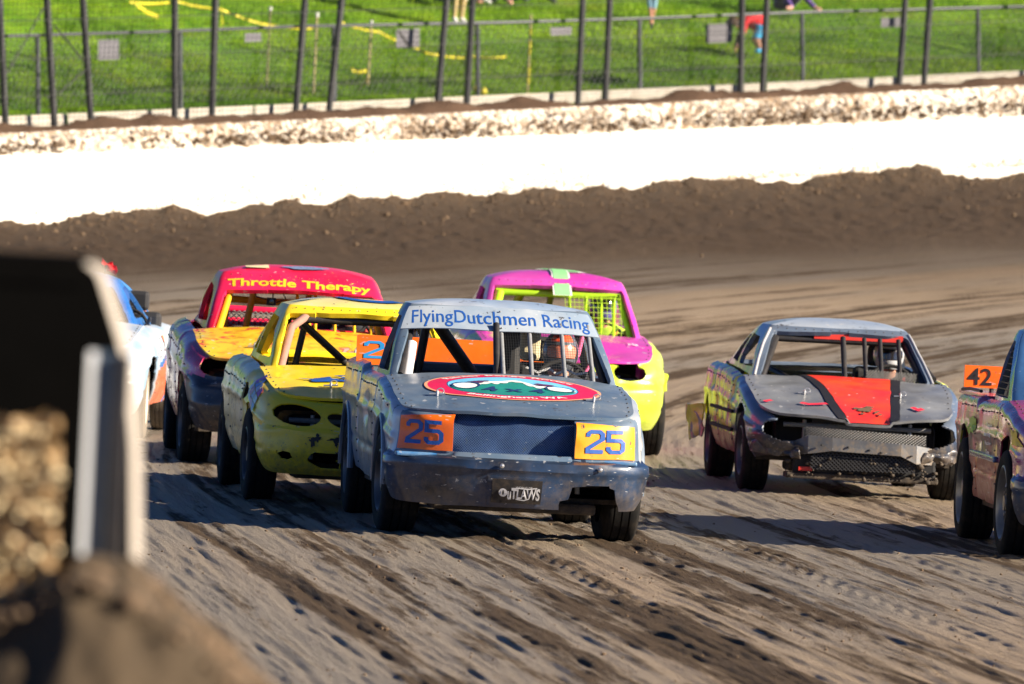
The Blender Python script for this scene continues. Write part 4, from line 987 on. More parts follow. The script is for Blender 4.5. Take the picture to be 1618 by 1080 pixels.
    def screen(s, name, P, nu, nv, mat, r=.0017, diag=False, kind='stuff', parent=None):
        """woven wire panel over a patch P(u,v)"""
        m = MB()
        if diag:
            for k in range(-nv, nu + 1):
                for sg in (1, -1):
                    a, b = (k / nu, (k + nv) / nu) if sg > 0 else ((k + nv) / nu, k / nu)
                    v0, v1 = 0., 1.; L = []
                    for q in np.linspace(0, 1, 12):
                        u = a + (b - a) * q
                        if 0 <= u <= 1: L.append(Vector(P(u, q)))
                    if len(L) > 1: m.tube(L, r, 4, False)
        else:
            for i in range(nu + 1): m.tube([Vector(P(i / nu, q)) for q in np.linspace(0, 1, 8)], r, 4, False)
            for j in range(nv + 1): m.tube([Vector(P(q, j / nv)) for q in np.linspace(0, 1, 8)], r, 4, False)
        return m.build(name, mat, parent or s.root, False, kind)
    def decal(s, name, VF, mat, fn, parent=None):
        V, F = VF; P = fn(V[:, 0], V[:, 1]); return mk(name, P, F, mat, parent or s.root, False)

def circ(cx, cz, r, ymin=.45):
    return lambda P, U, V: np.where(np.abs(P[..., 1]) > ymin, np.hypot(P[..., 0] - cx, P[..., 2] - cz) - r, 9.)
def arch(cx, cz, r, ymin=.45, sq=1.):      # round arch continued straight down to the sill
    def f(P, U, V):
        x, z = (P[..., 0] - cx) / sq, P[..., 2] - cz; d = np.where(z > 0, np.hypot(x, z), np.abs(x)) - r
        return np.where(np.abs(P[..., 1]) > ymin, d, 9.)
    return f
def fronthole(poly, xmin=.42):
    return lambda P, U, V: np.where(P[..., 0] > xmin, sdf_poly(P[..., 1], P[..., 2], poly), 9.)
def sidehole(poly, sec, car):               # window in the cabin side: polygon in (x,z)
    return lambda P, U, V: np.where(car.cabsec(U) == sec, sdf_poly(P[..., 0], P[..., 2], poly), 9.)
def fbhole(poly, sec, car):                 # windscreen or rear window: polygon in (y,z)
    return lambda P, U, V: np.where(car.cabsec(U) == sec, sdf_poly(P[..., 1], P[..., 2], poly), 9.)
def sym(p): p = np.array(p, float); return np.vstack([p, (p * (-1, 1))[::-1]])

m_harness = plain('red_harness', (.45, .03, .03), .8)
def driver(car, hx, hy, hz, suit, helmat, visormat, label, peak=None, face=True, stripe=None):
    """seated driver with gloved hands on the wheel, head centre at (hx,hy,hz) in the car"""
    root = empty('person', car.root.matrix_basis @ Vector((hx - .12, hy, hz - .62)), car.root.rotation_euler.z)
    c, R = car.sw; base = Vector((hx - .12, hy, hz - .62)); L = c + R @ Vector((0, .17, 0)) - base; Rr = c + R @ Vector((0, -.17, 0)) - base
    L += Vector((-.05, 0, -.01)); Rr += Vector((-.05, 0, -.01))
    P = dict(pelvis=(-.02, 0, 0), waist=(-.03, 0, .16), chest=(-.02, 0, .34), neck=(.03, 0, .50), jaw=(.09, 0, .56), head=(.11, 0, .63),
             lsh=(.0, .19, .41), lel=(.12, .27, .20), lwr=tuple(L), rsh=(.0, -.19, .41), rel=(.12, -.27, .20), rwr=tuple(Rr),
             lhip=(.05, .09, -.02), lkn=(.42, .13, .10), lan=(.72, .12, -.16), ltoe=(.84, .12, -.10), rhip=(.05, -.09, -.02), rkn=(.42, -.11, .10), ran=(.72, -.10, -.16), rtoe=(.84, -.10, -.10))
    J, E, roots = figure(P)
    skin_mesh('body', J, E, [suit, m_skin, m_shoe], lambda a, b: 1 if 'head' in (a, b) or 'jaw' in (a, b) else (2 if a[1:] == 'wr' or b[1:] == 'wr' and a[1:] != 'el' or b[1:] == 'palm' or 'f' in a[1:2] or b[1:] == 'toe' else 0), root, roots)
    # helmet with an eye opening
    hc = np.array(P['head']) + np.array((.0, 0, .015))
    def hel(u, v):
        th = v * 2.45; r = st(.138 + 0 * u, .120 + 0 * u, .142 + 0 * u); d = st(np.sin(th) * np.cos(u), np.sin(th) * np.sin(u), np.cos(th)); p = d * r
        p[..., 0] += .035 * sstep(-p[..., 2], .0, .13) * (np.cos(u) > 0) * np.cos(u); return p + hc
    op = chaikin([(-.098, -.045), (-.098, .045), (.098, .045), (.098, -.045)], 2)
    hole = lambda P_, U, V: np.where(P_[..., 0] > hc[0] + .02, sdf_poly(P_[..., 1] - hc[1], P_[..., 2] - hc[2] - .005, op), 9.)
    Ph, mm = gsurf(hel, np.linspace(-np.pi, np.pi, 49), np.linspace(.001, 1, 26), [hole]); h = emit('helmet', Ph, mm, helmat, root, .014)
    if visormat:
        vz = lambda u, v: hel(u, v) * .97 + hc * .03
        Pv, mv = gsurf(vz, np.linspace(-.95, .95, 16), np.linspace(.46, .74, 7)); emit('visor', Pv, mv, visormat, h, .003)
    if peak:
        Pk, mk_ = gsurf(lambda u, v: hel(u, .42 + 0 * v) + st(.085 * v * np.cos(u), .03 * v * np.sin(u), .012 * v - .01 * v * v), np.linspace(-.9, .9, 14), np.linspace(0, 1, 5)); emit('peak', Pk, mk_, peak, h, .006)
    if stripe:
        Pk, mk_ = gsurf(lambda u, v: hel(u, v) * 1.015 - hc * .015, np.linspace(-.75, .75, 12), np.linspace(.27, .43, 5)); emit('stripe', Pk, mk_, stripe, h, .003)
    for sg in (-1, 1): MB().tube([(-.06, .12 * sg, .46), (.06, .13 * sg, .46), (.125, .10 * sg, .34), (.115, .05 * sg, .10)], .017, 6).build('harness', m_harness, root, True)
    faceparts(root, tuple(np.array(P['head']) + np.array((.0, 0, -.005))), (1, 0, 0), (0, 0, 1), 1., m_brown, False)
    tag(root, label, 'person', 'drivers in the race cars'); return root
def hoodpins(car, lst, parent):
    for (x, y) in lst:
        p = Vector(car.hood_xy(np.array([x]), np.array([y]), .0)[0]); m = MB().tube([p, p + Vector((0, 0, .035))], .009, 8).tube([p + Vector((0, -.05, .012)), p + Vector((0, .05, .018))], .006, 6)
        m.tube([p + Vector((0, .02, .035)) + Vector((.0, .022 * math.cos(a), .016 * math.sin(a))) for a in np.linspace(0, 6.28, 10)], .004, 5, False); m.build('hood_pin', m_steel, parent, True)

# ================================================================== 1. blue-grey truck 25
pt_blue = paint('faded_blue_grey_paint', (.075, .125, .195), (.17, .215, .265), 1.8, .34, mud=.14, coat=.2)
pt_side = paint('scraped_silver_blue_paint', (.44, .46, .47), (.17, .24, .33), 2.2, .28, mud=.16, chip=.60, coat=.4)
pt_bump = paint('scuffed_blue_bumper', (.014, .019, .030), (.02, .055, .13), 2.6, .34, mud=.13, chips=(.25, .27, .3), chip=.66, coat=.5)
pt_roof = paint('pale_blue_roof_paint', (.30, .40, .54), (.46, .50, .56), 2.0, .32, mud=.08)
plan = [(-3.76, 0), (-3.75, .50), (-3.72, .68), (-3.62, .765), (-2.9, .80), (-1.9, .805), (-1, .805), (-.3, .805), (.30, .795), (.55, .765), (.70, .68), (.78, .50), (.83, .25), (.845, 0)]
A = Car('race_truck', 'blue-grey race pickup with orange 25 plates and a banner above its windscreen, in front', 'pickup truck', (.01, 55.8), 5.5, plan,
        [(-3.8, 1.02), (-1.95, 1.02), (-1.85, .975), (-.45, .965), (0, .91), (.5, .815), (.86, .765)], [(-3.8, .36), (-3.2, .34), (.3, .26), (.6, .215), (.9, .205)], .80, .325, .055, .010, 3, bulge=.016, side_low=.02,
        front=[(.10, .0), (.21, .03), (.30, .055), (.42, .070), (.445, .085), (.50, .075), (.522, .005), (.60, 0)])
A.grooves = [(-.52, .30), (-1.88, .30)]
holes = [arch(0, .33, .385), arch(-2.75, .33, .385), fronthole([(-.43, .545), (-.43, .84), (.335, .84), (.335, .545)]),
         fronthole([(.27, .05), (.25, .262), (.31, .275), (.33, .355), (.50, .37), (.60, .36), (.62, .27), (.64, .235), (.66, .05)])]
A.shell(holes, [('front_bumper', pt_bump, lambda x, y, z: (x > .40) & (z < .523)), ('front_panel', pt_blue, lambda x, y, z: (x > .60)),
                ('door', pt_side, lambda x, y, z: (x > -1.88) & (x < -.52) & (np.abs(y) > .5) & (z > .30)),
                ('bed_side', pt_side, lambda x, y, z: (x < -1.88) & (np.abs(y) > .6)), ('tailgate', pt_blue, lambda x, y, z: (x < -3.4))], 'fender_shell', pt_side, 34)
A.hood_setup(-.50, .715, .665, .055, .10)
hd = A.hoodpart(pt_blue); hoodpins(A, [(.30, -.50), (.30, .50)], hd)
A.cabin_setup((-.50, -1.86, .755, .10, .02), (-1.12, -1.66, .60, .07, .03), 1.425, .045)
A.cabpart(pt_blue, [fbhole(chaikin([(-.70, .975), (-.585, 1.31), (0, 1.33), (.585, 1.31), (.70, .975), (0, .98)], 1), 0, A), fbhole(chaikin([(-.64, 1.04), (-.54, 1.34), (.54, 1.34), (.64, 1.04)], 1), 2, A),
                   sidehole(chaikin([(-.66, .995), (-1.12, 1.345), (-1.62, 1.36), (-1.70, 1.0)], 1), 1, A), sidehole(chaikin([(-.66, .995), (-1.12, 1.345), (-1.62, 1.36), (-1.70, 1.0)], 1), 3, A)])
A.roofpart(pt_roof)
# banner over the top of the windscreen
bn = lambda u, v: A.cab(A.N / 4 * (.5 + u), v, .016)
def banner_pt(X_, Z_, off=.016):
    zb = .96; t_ = (Z_ - zb) / (1.425 - zb); hw_ = .755 + (.60 - .755) * t_
    return A.cab(A.N / 4 * (.5 + X_ / (2 * hw_)), t_, off)
P, mm = gsurf(lambda u, v: banner_pt(u * (.635 - .05 * (v - 1.27) / .15), v - .018 * (np.abs(u) ** 3), .016), np.linspace(-1, 1, 50), np.linspace(1.283, 1.425, 10))
bann = emit('banner', P, mm, paint('pale_banner_paint', (.26, .34, .44), (.40, .45, .50), 3, .4, mud=.06), A.root, .006)
V, F = text2d('FlyingDutchmen Racing', .004, width=1.10, height=.105); A.decal('lettering', (V, F), m_print_blue, lambda X_, Y_: banner_pt(X_ + .005, 1.347 + Y_ - .02 * np.abs(X_ / .6) ** 3, .0205), bann)
for x in (0., ): 
    for z in (1.30, 1.40): p = Vector(banner_pt(np.array([x]), np.array([z]), .025)[0]); MB().lathe([(.0, .010), (.006, .006), (.007, .0001)], 10, tuple(p), 'z').build('rivet', m_steel, bann, True)
# number plates over the headlights
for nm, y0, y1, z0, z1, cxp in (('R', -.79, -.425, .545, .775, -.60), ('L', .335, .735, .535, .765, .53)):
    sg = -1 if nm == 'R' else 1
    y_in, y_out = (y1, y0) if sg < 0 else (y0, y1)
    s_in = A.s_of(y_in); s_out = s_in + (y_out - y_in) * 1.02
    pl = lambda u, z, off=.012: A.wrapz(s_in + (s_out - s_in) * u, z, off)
    P, mm = gsurf(lambda u, v: pl(u, z0 + (z1 - z0) * v - .025 * u * v * v), np.linspace(0, 1, 20), np.linspace(0, 1, 12)); hp = emit('number_plate', P, mm, m_orange if sg < 0 else paint('sunlit_number_paint', (.90, .37, .015), (.88, .24, .01), 5, .35, mud=.15, chip=.60), A.root, .006)  # L plate: yellower copy of the orange paint carries its sunlight
    ln = abs(s_out - s_in); V, F = digits2d('25', .19); h_ = .150; k_ = .255 / np.ptp(V[:, 0]) 
    mid = (.50 if sg < 0 else .47)
    A.decal('number', (V, F), m_print_blue, lambda X_, Y_: pl(mid + (X_ * k_ / ln) * sg, (z0 + z1) / 2 - .005 + Y_ * h_, .0165), hp)
# recessed net over the radiator opening
def net(u, v): 
    P = st(.72 - .02 * (2 * u - 1) ** 2 + 0 * v, -.46 + .83 * u, .525 + .255 * v); P[..., 0] += .018 * vnoise(P * 9, 3) + .02 * np.sin(v * 3.1) - .03 * sstep(v, .8, 1); return P
m_net = paint('navy_radiator_net', (.006, .02, .11), (.010, .065, .25), 6, .5, mud=.06)
P, mm = gsurf(net, np.linspace(0, 1, 60), np.linspace(0, 1, 20)); g = emit('radiator_screen', P, mm, m_net, A.root, .004)
A.screen('wire_mesh', lambda u, v: np.array(net(np.array([u]), np.array([v]))[0]) + (.010, 0, 0), 52, 16, plain('grey_blue_wire', (.10, .18, .34), .4, .4), .0016, True, parent=g)
MB().box((.70, -.78, .50), (.80, .74, .528)).build('bumper_shelf', paint('worn_sky_reflection_blue', (.04, .17, .40), (.22, .34, .46), 6, .3, mud=.08, coat=.5), A.root, bevel=.01)  # bright blue puts the sky's reflection into the shelf colour
# front licence plate
sp = A.s_of(-.02)
V = np.array([(-.175, .225), (.175, .225), (.175, .395), (-.175, .395)])
P, mm = gsurf(lambda u, v: A.wrapz(A.s_of(-.20) + (A.s_of(.155) - A.s_of(-.20)) * u, .218 + .185 * v, .006), np.linspace(0, 1, 10), np.linspace(0, 1, 6)); fr_ = emit('plate_frame', P, mm, pt_bump, A.root, .012)
lp = lambda X_, Y_, o=.016: A.wrapz(A.s_of(-.02) + X_, .312 + Y_, o)
P, mm = gsurf(lambda u, v: lp(-.155 + .31 * u, -.075 + .15 * v), np.linspace(0, 1, 10), np.linspace(0, 1, 6)); lpl = emit('licence_plate', P, mm, plain('black_plate', (.02, .02, .023), .35, dust=.25, sc_=10), A.root, .004)
m_pl = plain('plate_lettering', (.48, .48, .50), .5)
A.decal('lettering', text2d('WORLD OF', .0, width=.10), m_pl, lambda X_, Y_: lp(X_ + .045, Y_ + .030, .020), lpl)
V, F = text2d('uTLAWS', .03, width=.20, height=.062); V[:, 1] *= 1 + .35 * np.abs(V[:, 0] / .1) ** 2; A.decal('lettering', (V, F), m_pl, lambda X_, Y_: lp(X_ + .045, Y_ - .012, .020), lpl)
A.decal('emblem', rfill(ell(-.085, -.010, .028, .026)), m_pl, lambda X_, Y_: lp(X_, Y_, .0205), lpl)
A.decal('emblem_mark', poly2d(ell(-.085, -.010, .006, .016)), m_print_blk, lambda X_, Y_: lp(X_, Y_, .0235), lpl)
V, F = stroke2d([[(-.05, .022), (.0, .026), (.05, .022), (.105, .030)], [(-.02, -.045), (.03, -.052), (.06, -.040)]], .007); A.decal('flourish', (V, F), m_pl, lambda X_, Y_: lp(X_ + .02, Y_, .0205), lpl)
for y in (-.12, .47): p = Vector(A.wrapz(A.s_of(y), np.array(.47), .015)); MB().lathe([(-.002, .016), (.010, .013), (.014, .0001)], 12, (0, 0, 0), 'y').build('bumper_bolt', m_steel, A.root, True).location = p
for o in A.root.children:
    if o.name.startswith('bumper_bolt'): o.rotation_euler = (0, 0, rad(-90))
# hood emblem: oval badge with mountain
EC, ERX, ERY = (.05, 0.), .565, .36     # centre (x,y); half width along y, half depth along x
em = lambda o: (lambda X_, Y_: A.hood_xy(EC[0] - Y_, EC[1] + X_, o))
def E2(a, b): return ell(0, 0, ERX * a, ERY * b, n=72)
m_eo = plain('emblem_peach', (.78, .36, .20), .5); m_er = plain('emblem_crimson', (.62, .012, .08), .45, var=.15); m_es = plain('emblem_sky', (.16, .52, .80), .5); m_eg = plain('emblem_green', (.01, .22, .19), .5, var=.25); m_ed = plain('emblem_navy', (.012, .04, .14), .5)
eo = A.decal('emblem', ring2d(E2(1, 1), 1.0, .965), m_eo, em(.0060), hd)
A.decal('emblem_ring', ring2d(E2(1, 1), .965, .75), m_er, em(.0060), hd); A.decal('emblem_line', ring2d(E2(1, 1), .75, .735), m_ed, em(.0060), hd)
A.decal('emblem_sky', rfill(E2(.735, .735)), m_es, em(.0060), hd)
def clipell(pts, k=.73):
    p = np.array(pts, float); r = np.hypot(p[:, 0] / (ERX * k), p[:, 1] / (ERY * k)); s_ = np.where(r > 1, 1 / r, 1); return p * s_[:, None]
xs_ = np.linspace(-.40, .40, 40); top_ = .02 + .10 * np.exp(-(xs_ / .10) ** 2) + .02 * np.sin(xs_ * 30) - .35 * xs_ ** 2; bot_ = -.5 + 0 * xs_
def strip(xs, lo, hi):
    n = len(xs); R_ = []; 
    for k in range(7): R_ += [(x, a + (b - a) * k / 6) for x, a, b in zip(xs, lo, hi)]
    return clipell(R_), [(k * n + i, k * n + i + 1, (k + 1) * n + i + 1, (k + 1) * n + i) for k in range(6) for i in range(n - 1)]
lo_ = -ERY * .73 * np.sqrt(np.maximum(1 - (xs_ / (ERX * .73)) ** 2, 0)); lo_ = np.minimum(lo_, top_)
A.decal('emblem_field', strip(xs_, lo_, np.minimum(top_, ERY * .70 * np.sqrt(np.maximum(1 - (xs_ / (ERX * .735)) ** 2, 0)))), m_eg, em(.0080), hd)
jag = .05 * np.abs(np.sin(xs_ * 47)) + .025
A.decal('emblem_snow', strip(xs_, top_ - .8 * jag * np.exp(-(xs_ / .22) ** 2) - .01, top_ + .012), m_white, em(.0100), hd)
for q in (-1, 1):
    A.decal('emblem_hub', rfill(ell(.30 * q, -.035, .075, .055)), m_white, em(.0110), hd); A.decal('emblem_hub_line', ring2d(ell(.30 * q, -.035, .085, .066), 1.12, .96), m_ed, em(.0130), hd)
    A.decal('emblem_detail', poly2d(splat2d(.21 * q, .045, .07, .028, 4 + q)), plain('emblem_plum', (.09, .03, .10), .5), em(.0125), hd)
V, F = text2d('4 x 4', .03, width=.40, height=.115); A.decal('emblem_lettering', (V, F), m_ed, lambda X_, Y_: em(.0115)(X_, Y_ - .12), hd)
def arctext(s_, r_, a0, a1, hgt, top):
    V, F = text2d(s_, .03, width=1., height=hgt); a = (a0 + (a1 - a0) * (V[:, 0] + .5)); k = (r_ + V[:, 1]) if top else (r_ - V[:, 1])
    return np.stack([ERX * k * np.cos(a), ERY * k * np.sin(a)], 1), F
A.decal('emblem_lettering', arctext('Rainier Range Rovers', .862, rad(148), rad(36), .115, True), m_white, em(.0080), hd)
A.decal('emblem_lettering', arctext('Bellingham, WA', .862, rad(232), rad(312), .12, False), m_white, em(.0080), hd)
# cage, window bars and screen
A.bars([[(-.62, -.66, .97), (-1.08, -.55, 1.36), (-1.7, -.52, 1.36)], [(-.62, .66, .97), (-1.08, .55, 1.36), (-1.7, .52, 1.36)], [(-1.05, -.55, 1.33), (-1.05, .55, 1.33)], [(-1.72, -.60, .45), (-1.70, -.52, 1.36), (-1.70, .52, 1.36), (-1.72, .60, .45)],
        [(-1.35, -.42, 1.36), (-1.85, .05, .80), .040], [(-1.72, -.40, 1.36), (-1.80, -.47, .80), .030], [(-1.2, -.55, 1.34), (-1.7, -.60, .85), .03], [(-1.78, -.62, .96), (-1.78, .62, .96), .03]], m_bar, .026)
A.bars([[(-.66, -.615, .95), (-.86, -.575, 1.17), .036]], m_barwhite, name='white_pad')
MB().box((-.60, -.70, .985), (-.585, -.62, 1.28), Matrix.Rotation(rad(-38), 3, 'Y'), (.47, 0, -.06)).build('white_strip', m_white, A.root)
for y in (.0, .185, .40, .585):
    MB().tube([A.cab(np.array([A.N / 4 * (.5 + y / 1.5)]), np.array([.02]), -.015)[0] - (0, 0, .02), A.cab(np.array([A.N / 4 * (.5 + y / 1.27)]), np.array([.80]), -.015)[0]], .015, 10).build('window_bar', m_zinc, A.root, True)
A.bars([[(-.50, -.045, .95), (-.86, -.035, 1.32), .022]], m_bar, name='window_post')
A.screen('window_screen', lambda u, v: A.cab(np.array([A.N / 4 * (.5 + (.01 + .575 * u) / (1.5 - .25 * v))]), np.array([.03 + .77 * v]), -.03)[0], 36, 22, plain('grey_screen_wire', (.045, .048, .05), .5, .3), .0014)
A.guts(-.45, .97, -3.7, 2.75); A.wheels(2.75, .700, .235, 3, .19, yr=.70)
MB().box((-3.6, -.70, .56), (-1.95, .70, .60)).build('bed_floor', m_under, A.root)
# orange number board standing in the bed
MB().box((-2.63, -.79, .985), (-2.60, .62, 1.18)).build('number_board', m_orange, A.root)
bd = [o for o in A.root.children if o.name.startswith('number_board')][0]
for y in (-.70, .55): MB().tube([(-2.64, y, .60), (-2.64, y, 1.15)], .015, 8).build('board_leg', m_bar, A.root, True)
V, F = digits2d('25', .17); A.decal('number', (V * (.20, .115), F), plain('sky_blue_vinyl', (.02, .28, .66), .5), lambda X_, Y_: st(-2.5965 + 0 * X_, X_ - .60, 1.085 + Y_), bd)
driver(A, -1.40, .445, 1.125, m_suit, plain('dark_grey_helmet', (.10, .11, .13), .3, coat=.5), plain('salmon_visor', (.70, .22, .14), .3), 'driver in dark helmet with orange-red stripe behind the mesh of the blue-grey pickup', None, True, plain('orange_red_stripe', (.80, .09, .03), .4))
MB().box((-1.66, .20, 1.08), (-1.60, .335, 1.30)).build('pale_side_pad', plain('pale_tan_pad', (.55, .48, .30), .7, var=.3, sc_=18), A.root, bevel=.05)
MB().box((-1.80, .05, .9), (-1.72, .22, 1.30)).build('seat_bolster', m_seat, A.root, bevel=.04)
A.bars([[(-1.32, .62, 1.24), (-1.30, .64, 1.10), (-1.28, .60, 1.03), .012], [(-1.42, .585, 1.27), (-1.40, .56, 1.14), (-1.38, .50, 1.08), .016]], plain('pink_strap', (.72, .12, .28), .7), name='pink_strap')
V, F = stroke2d([[(-.20, .02), (-.12, -.01), (-.05, .02), (.0, -.015), (.06, .015), (.13, -.01), (.20, .005)], [(-.12, -.03), (-.02, -.035), (.08, -.03)]], .014); A.decal('dash_lettering', (V, F), m_white, lambda X_, Y_: st(-.845 + 0 * X_, .37 + X_, 1.035 + Y_), A.root)
for sg in (-1, 1):     # flared blue arch lips
    for cx_ in (0., -2.75):
        a = np.linspace(rad(-4), rad(184), 20); pts = [Vector((cx_ + .392 * math.cos(q), sg * .815, .33 + .392 * math.sin(q))) for q in a]
        MB().tube(pts, .022, 8).build('arch_lip', pt_blue, A.root, True)

# ================================================================== 2. yellow car
pt_yel = paint('dented_yellow_paint', (.92, .67, .012), (.84, .62, .03), 1.6, .34, mud=.22, chip=.635)
pt_yelw = paint('scraped_yellow_side', (.80, .64, .18), (.74, .66, .38), 2.4, .3, mud=.28, chip=.60)
plan = [(-3.42, 0), (-3.40, .45), (-3.33, .64), (-3.18, .73), (-2.6, .785), (-1.5, .80), (-.5, .79), (.1, .77), (.42, .735), (.60, .66), (.74, .48), (.81, .25), (.83, 0)]
B = Car('race_car', 'yellow dented race car with oval headlight holes and a dark blue hood splotch', 'race car', (-.97, 59.97), 5.6, plan,
        [(-3.45, .86), (-2.6, .93), (-1.2, .925), (-.5, .885), (0, .82), (.45, .755), (.7, .715), (.85, .695)], [(-3.5, .34), (-2.9, .27), (.2, .24), (.6, .205), (.9, .195)], .785, .315, .10, .013, 11,
        front=[(.18, .0), (.24, .035), (.34, .05), (.45, .045), (.505, .045), (.525, .022), (.60, .01), (.66, 0)])
B.grooves = [(-.50, .28), (-1.65, .28)]
oval = lambda cy, cz, ry, rz, rot: [fronthole(ell(cy, cz, ry, rz, rot)), fronthole(ell(-cy, cz, ry, rz, -rot))]
holes = [arch(0, .31, .345), arch(-2.6, .31, .345)] + oval(-.525, .603, .158, .072, rad(-6)) + oval(-.225, .575, .105, .046, rad(-16)) + [fronthole(chaikin(sym([(-.0, .245), (-.36, .245), (-.455, .30), (-.42, .355), (-.0, .362)]), 1))] + [fronthole(chaikin([(q * .665, .365), (q * .62, .30), (q * .50, .285), (q * .55, .315), (q * .56, .35)], 1)) for q in (-1, 1)]
holes.append(lambda P, U, V: np.where((P[..., 1] < -.4), sdf_poly(P[..., 0], P[..., 2], splat2d(-.42, .72, .10, .05, 9)), 9.))
B.shell(holes, [('front_bumper', pt_yel, lambda x, y, z: (x > .33) & (z < .525)), ('door', pt_yelw, lambda x, y, z: (x > -1.65) & (x < -.50) & (np.abs(y) > .5) & (z > .28)), ('quarter_panel', pt_yelw, lambda x, y, z: (x < -1.65))], 'fender_shell', pt_yel, 30)
B.hood_setup(-.56, .64, .55, .035, .08); hd = B.hoodpart(pt_yel)
B.deck('trunk_lid', pt_yel, -2.62, -3.30, .62)
B.cabin_setup((-.50, -2.72, .665, .09, .05), (-1.14, -2.0, .505, .07, .05), 1.315, .055)
sw1 = chaikin([(-.72, .95), (-1.17, 1.225), (-1.58, 1.245), (-1.60, .965)], 1); sw2 = chaikin([(-1.72, .97), (-1.70, 1.24), (-2.02, 1.215), (-2.40, .985)], 1)
B.cabpart(pt_yel, [fbhole(chaikin([(-.60, .885), (-.495, 1.255), (0, 1.275), (.495, 1.255), (.60, .885), (0, .89)], 1), 0, B), fbhole(chaikin([(-.52, .97), (-.42, 1.22), (.42, 1.22), (.52, .97)], 1), 2, B)] + [sidehole(p, q, B) for p in (sw1, sw2) for q in (1, 3)])
rf = B.roofpart(paint('pale_yellow_roof', (.80, .68, .20), (.78, .70, .36), 2.2, .34, mud=.1))
roofpt = lambda car, o: (lambda X_, Y_: car.roof_xy(car.rt[:, 0].mean() + .05 - Y_, X_, o))
B.decal('roof_number', ring2d(ell(.16, .0, .30, .30), 1., .70), m_print_blue, roofpt(B, .008), rf)
B.decal('roof_number', stroke2d([[(-.02, .16), (.10, .22), (.26, .12)]], .07), m_print_blue, roofpt(B, .009), rf)
B.decal('roof_sticker', poly2d(splat2d(-.33, -.16, .10, .06, 3, amp=.3)), plain('pale_blue_vinyl', (.25, .42, .72), .5), roofpt(B, .008), rf)
hp_ = lambda car, o: (lambda X_, Y_: car.hood_xy(Y_, X_, o))
B.decal('splotch', rfill(splat2d(-.29, .10, .105, .085, 21, 60, .45)), m_print_blue, hp_(B, .010), hd)
for k, (x, y, a, b) in enumerate([(-.42, .08, .05, .02), (-.16, .14, .05, .03), (-.12, .04, .06, .02), (-.19, -.02, .05, .015), (-.10, .20, .03, .02)]): B.decal('splotch', poly2d(splat2d(x, y, a, b, 30 + k)), m_print_blue, hp_(B, .011), hd)
hoodpins(B, [(.33, -.27), (.33, .30)], hd)
# film of stickers on the right fender
cols = [(.10, .22, .60), (.30, .50, .80), (.50, .22, .55), (.20, .38, .72), (.62, .66, .75), (.42, .12, .38)]
i_ = np.where(B.PY < -.3)[0]; s0 = np.interp(-.12, B.PX[i_], B.S[i_])
k = 0
for r_ in range(3):
    for c_ in range(4):
        q = [(c_ * .10 + .006, r_ * .05 + .003), (c_ * .10 + .094, r_ * .05 + .003), (c_ * .10 + .094, r_ * .05 + .047), (c_ * .10 + .006, r_ * .05 + .047)]
        P = np.array([[B.wrapz(np.array(s0 + a + .05 * (b > .07)), np.array(.745 + .055 - a * .27 - .10 + b), .010) for a, b in [q[0], q[1], q[2], q[3]]]]).reshape(-1, 3)
        mk('sticker', P, [(0, 1, 2, 3)], plain('sticker_%d' % (k % 6), cols[k % 6], .4, var=.35, sc_=30) if k < 6 else bpy.data.materials['sticker_%d' % (k % 6)], B.root, False); k += 1
bp = [o for o in B.root.children if o.name.startswith('front_bumper')][0]
for k, (y, z, a, b) in enumerate([(-.385, .458, .040, .013), (-.40, .44, .013, .030), (-.365, .465, .014, .022), (-.255, .455, .048, .014), (-.25, .44, .013, .030), (-.235, .468, .013, .02), (-.12, .395, .022, .016), (-.17, .44, .03, .02)]):
    B.decal('black_scuff', poly2d(splat2d(y, z, a, b, 50 + k, amp=.7)), m_print_blk, lambda X_, Y_: B.wrapz(B.s_of(X_), Y_, .008), bp)
for y in (-.22, -.05, .12): MB().tube([(.76, y, .24), (.76, y, .365)], .006, 6).build('grille_rod', m_yelpaint, B.root, True)
MB().tube([(.76, -.25, .305), (.76, .25, .305)], .006, 6).build('grille_rod', m_yelpaint, B.root, True)
B.bars([[(-.62, -.56, .86), (-.95, -.47, 1.16), (-1.05, -.36, 1.24), .029]], m_pinkpad, name='roll_pad')
B.bars([[(-1.05, -.36, 1.22), (-1.12, .42, 1.22), .030], [(-1.05, .42, 1.22), (-.62, .56, .86), .028], [(-1.10, -.42, 1.22), (-1.55, .05, .85), .026], [(-1.85, -.30, 1.22), (-1.85, -.38, .8), .024], [(-1.85, -.45, .5), (-1.85, -.42, 1.24), (-1.85, .42, 1.24), (-1.85, .45, .5)], [(-1.85, -.42, 1.24), (-1.10, -.42, 1.24)], [(-1.85, .42, 1.24), (-1.10, .42, 1.24)]], m_bar, .026)
B.guts(-.50, .88, -3.3, 2.6); B.wheels(2.6, .715, .20, 2, .175, m_rimblk)
driver(B, -1.40, .40, 1.13, m_suitgrey, plain('black_helmet', (.03, .03, .035), .3, coat=.5), m_visor, 'driver in a black helmet and grey suit inside the yellow car', None)

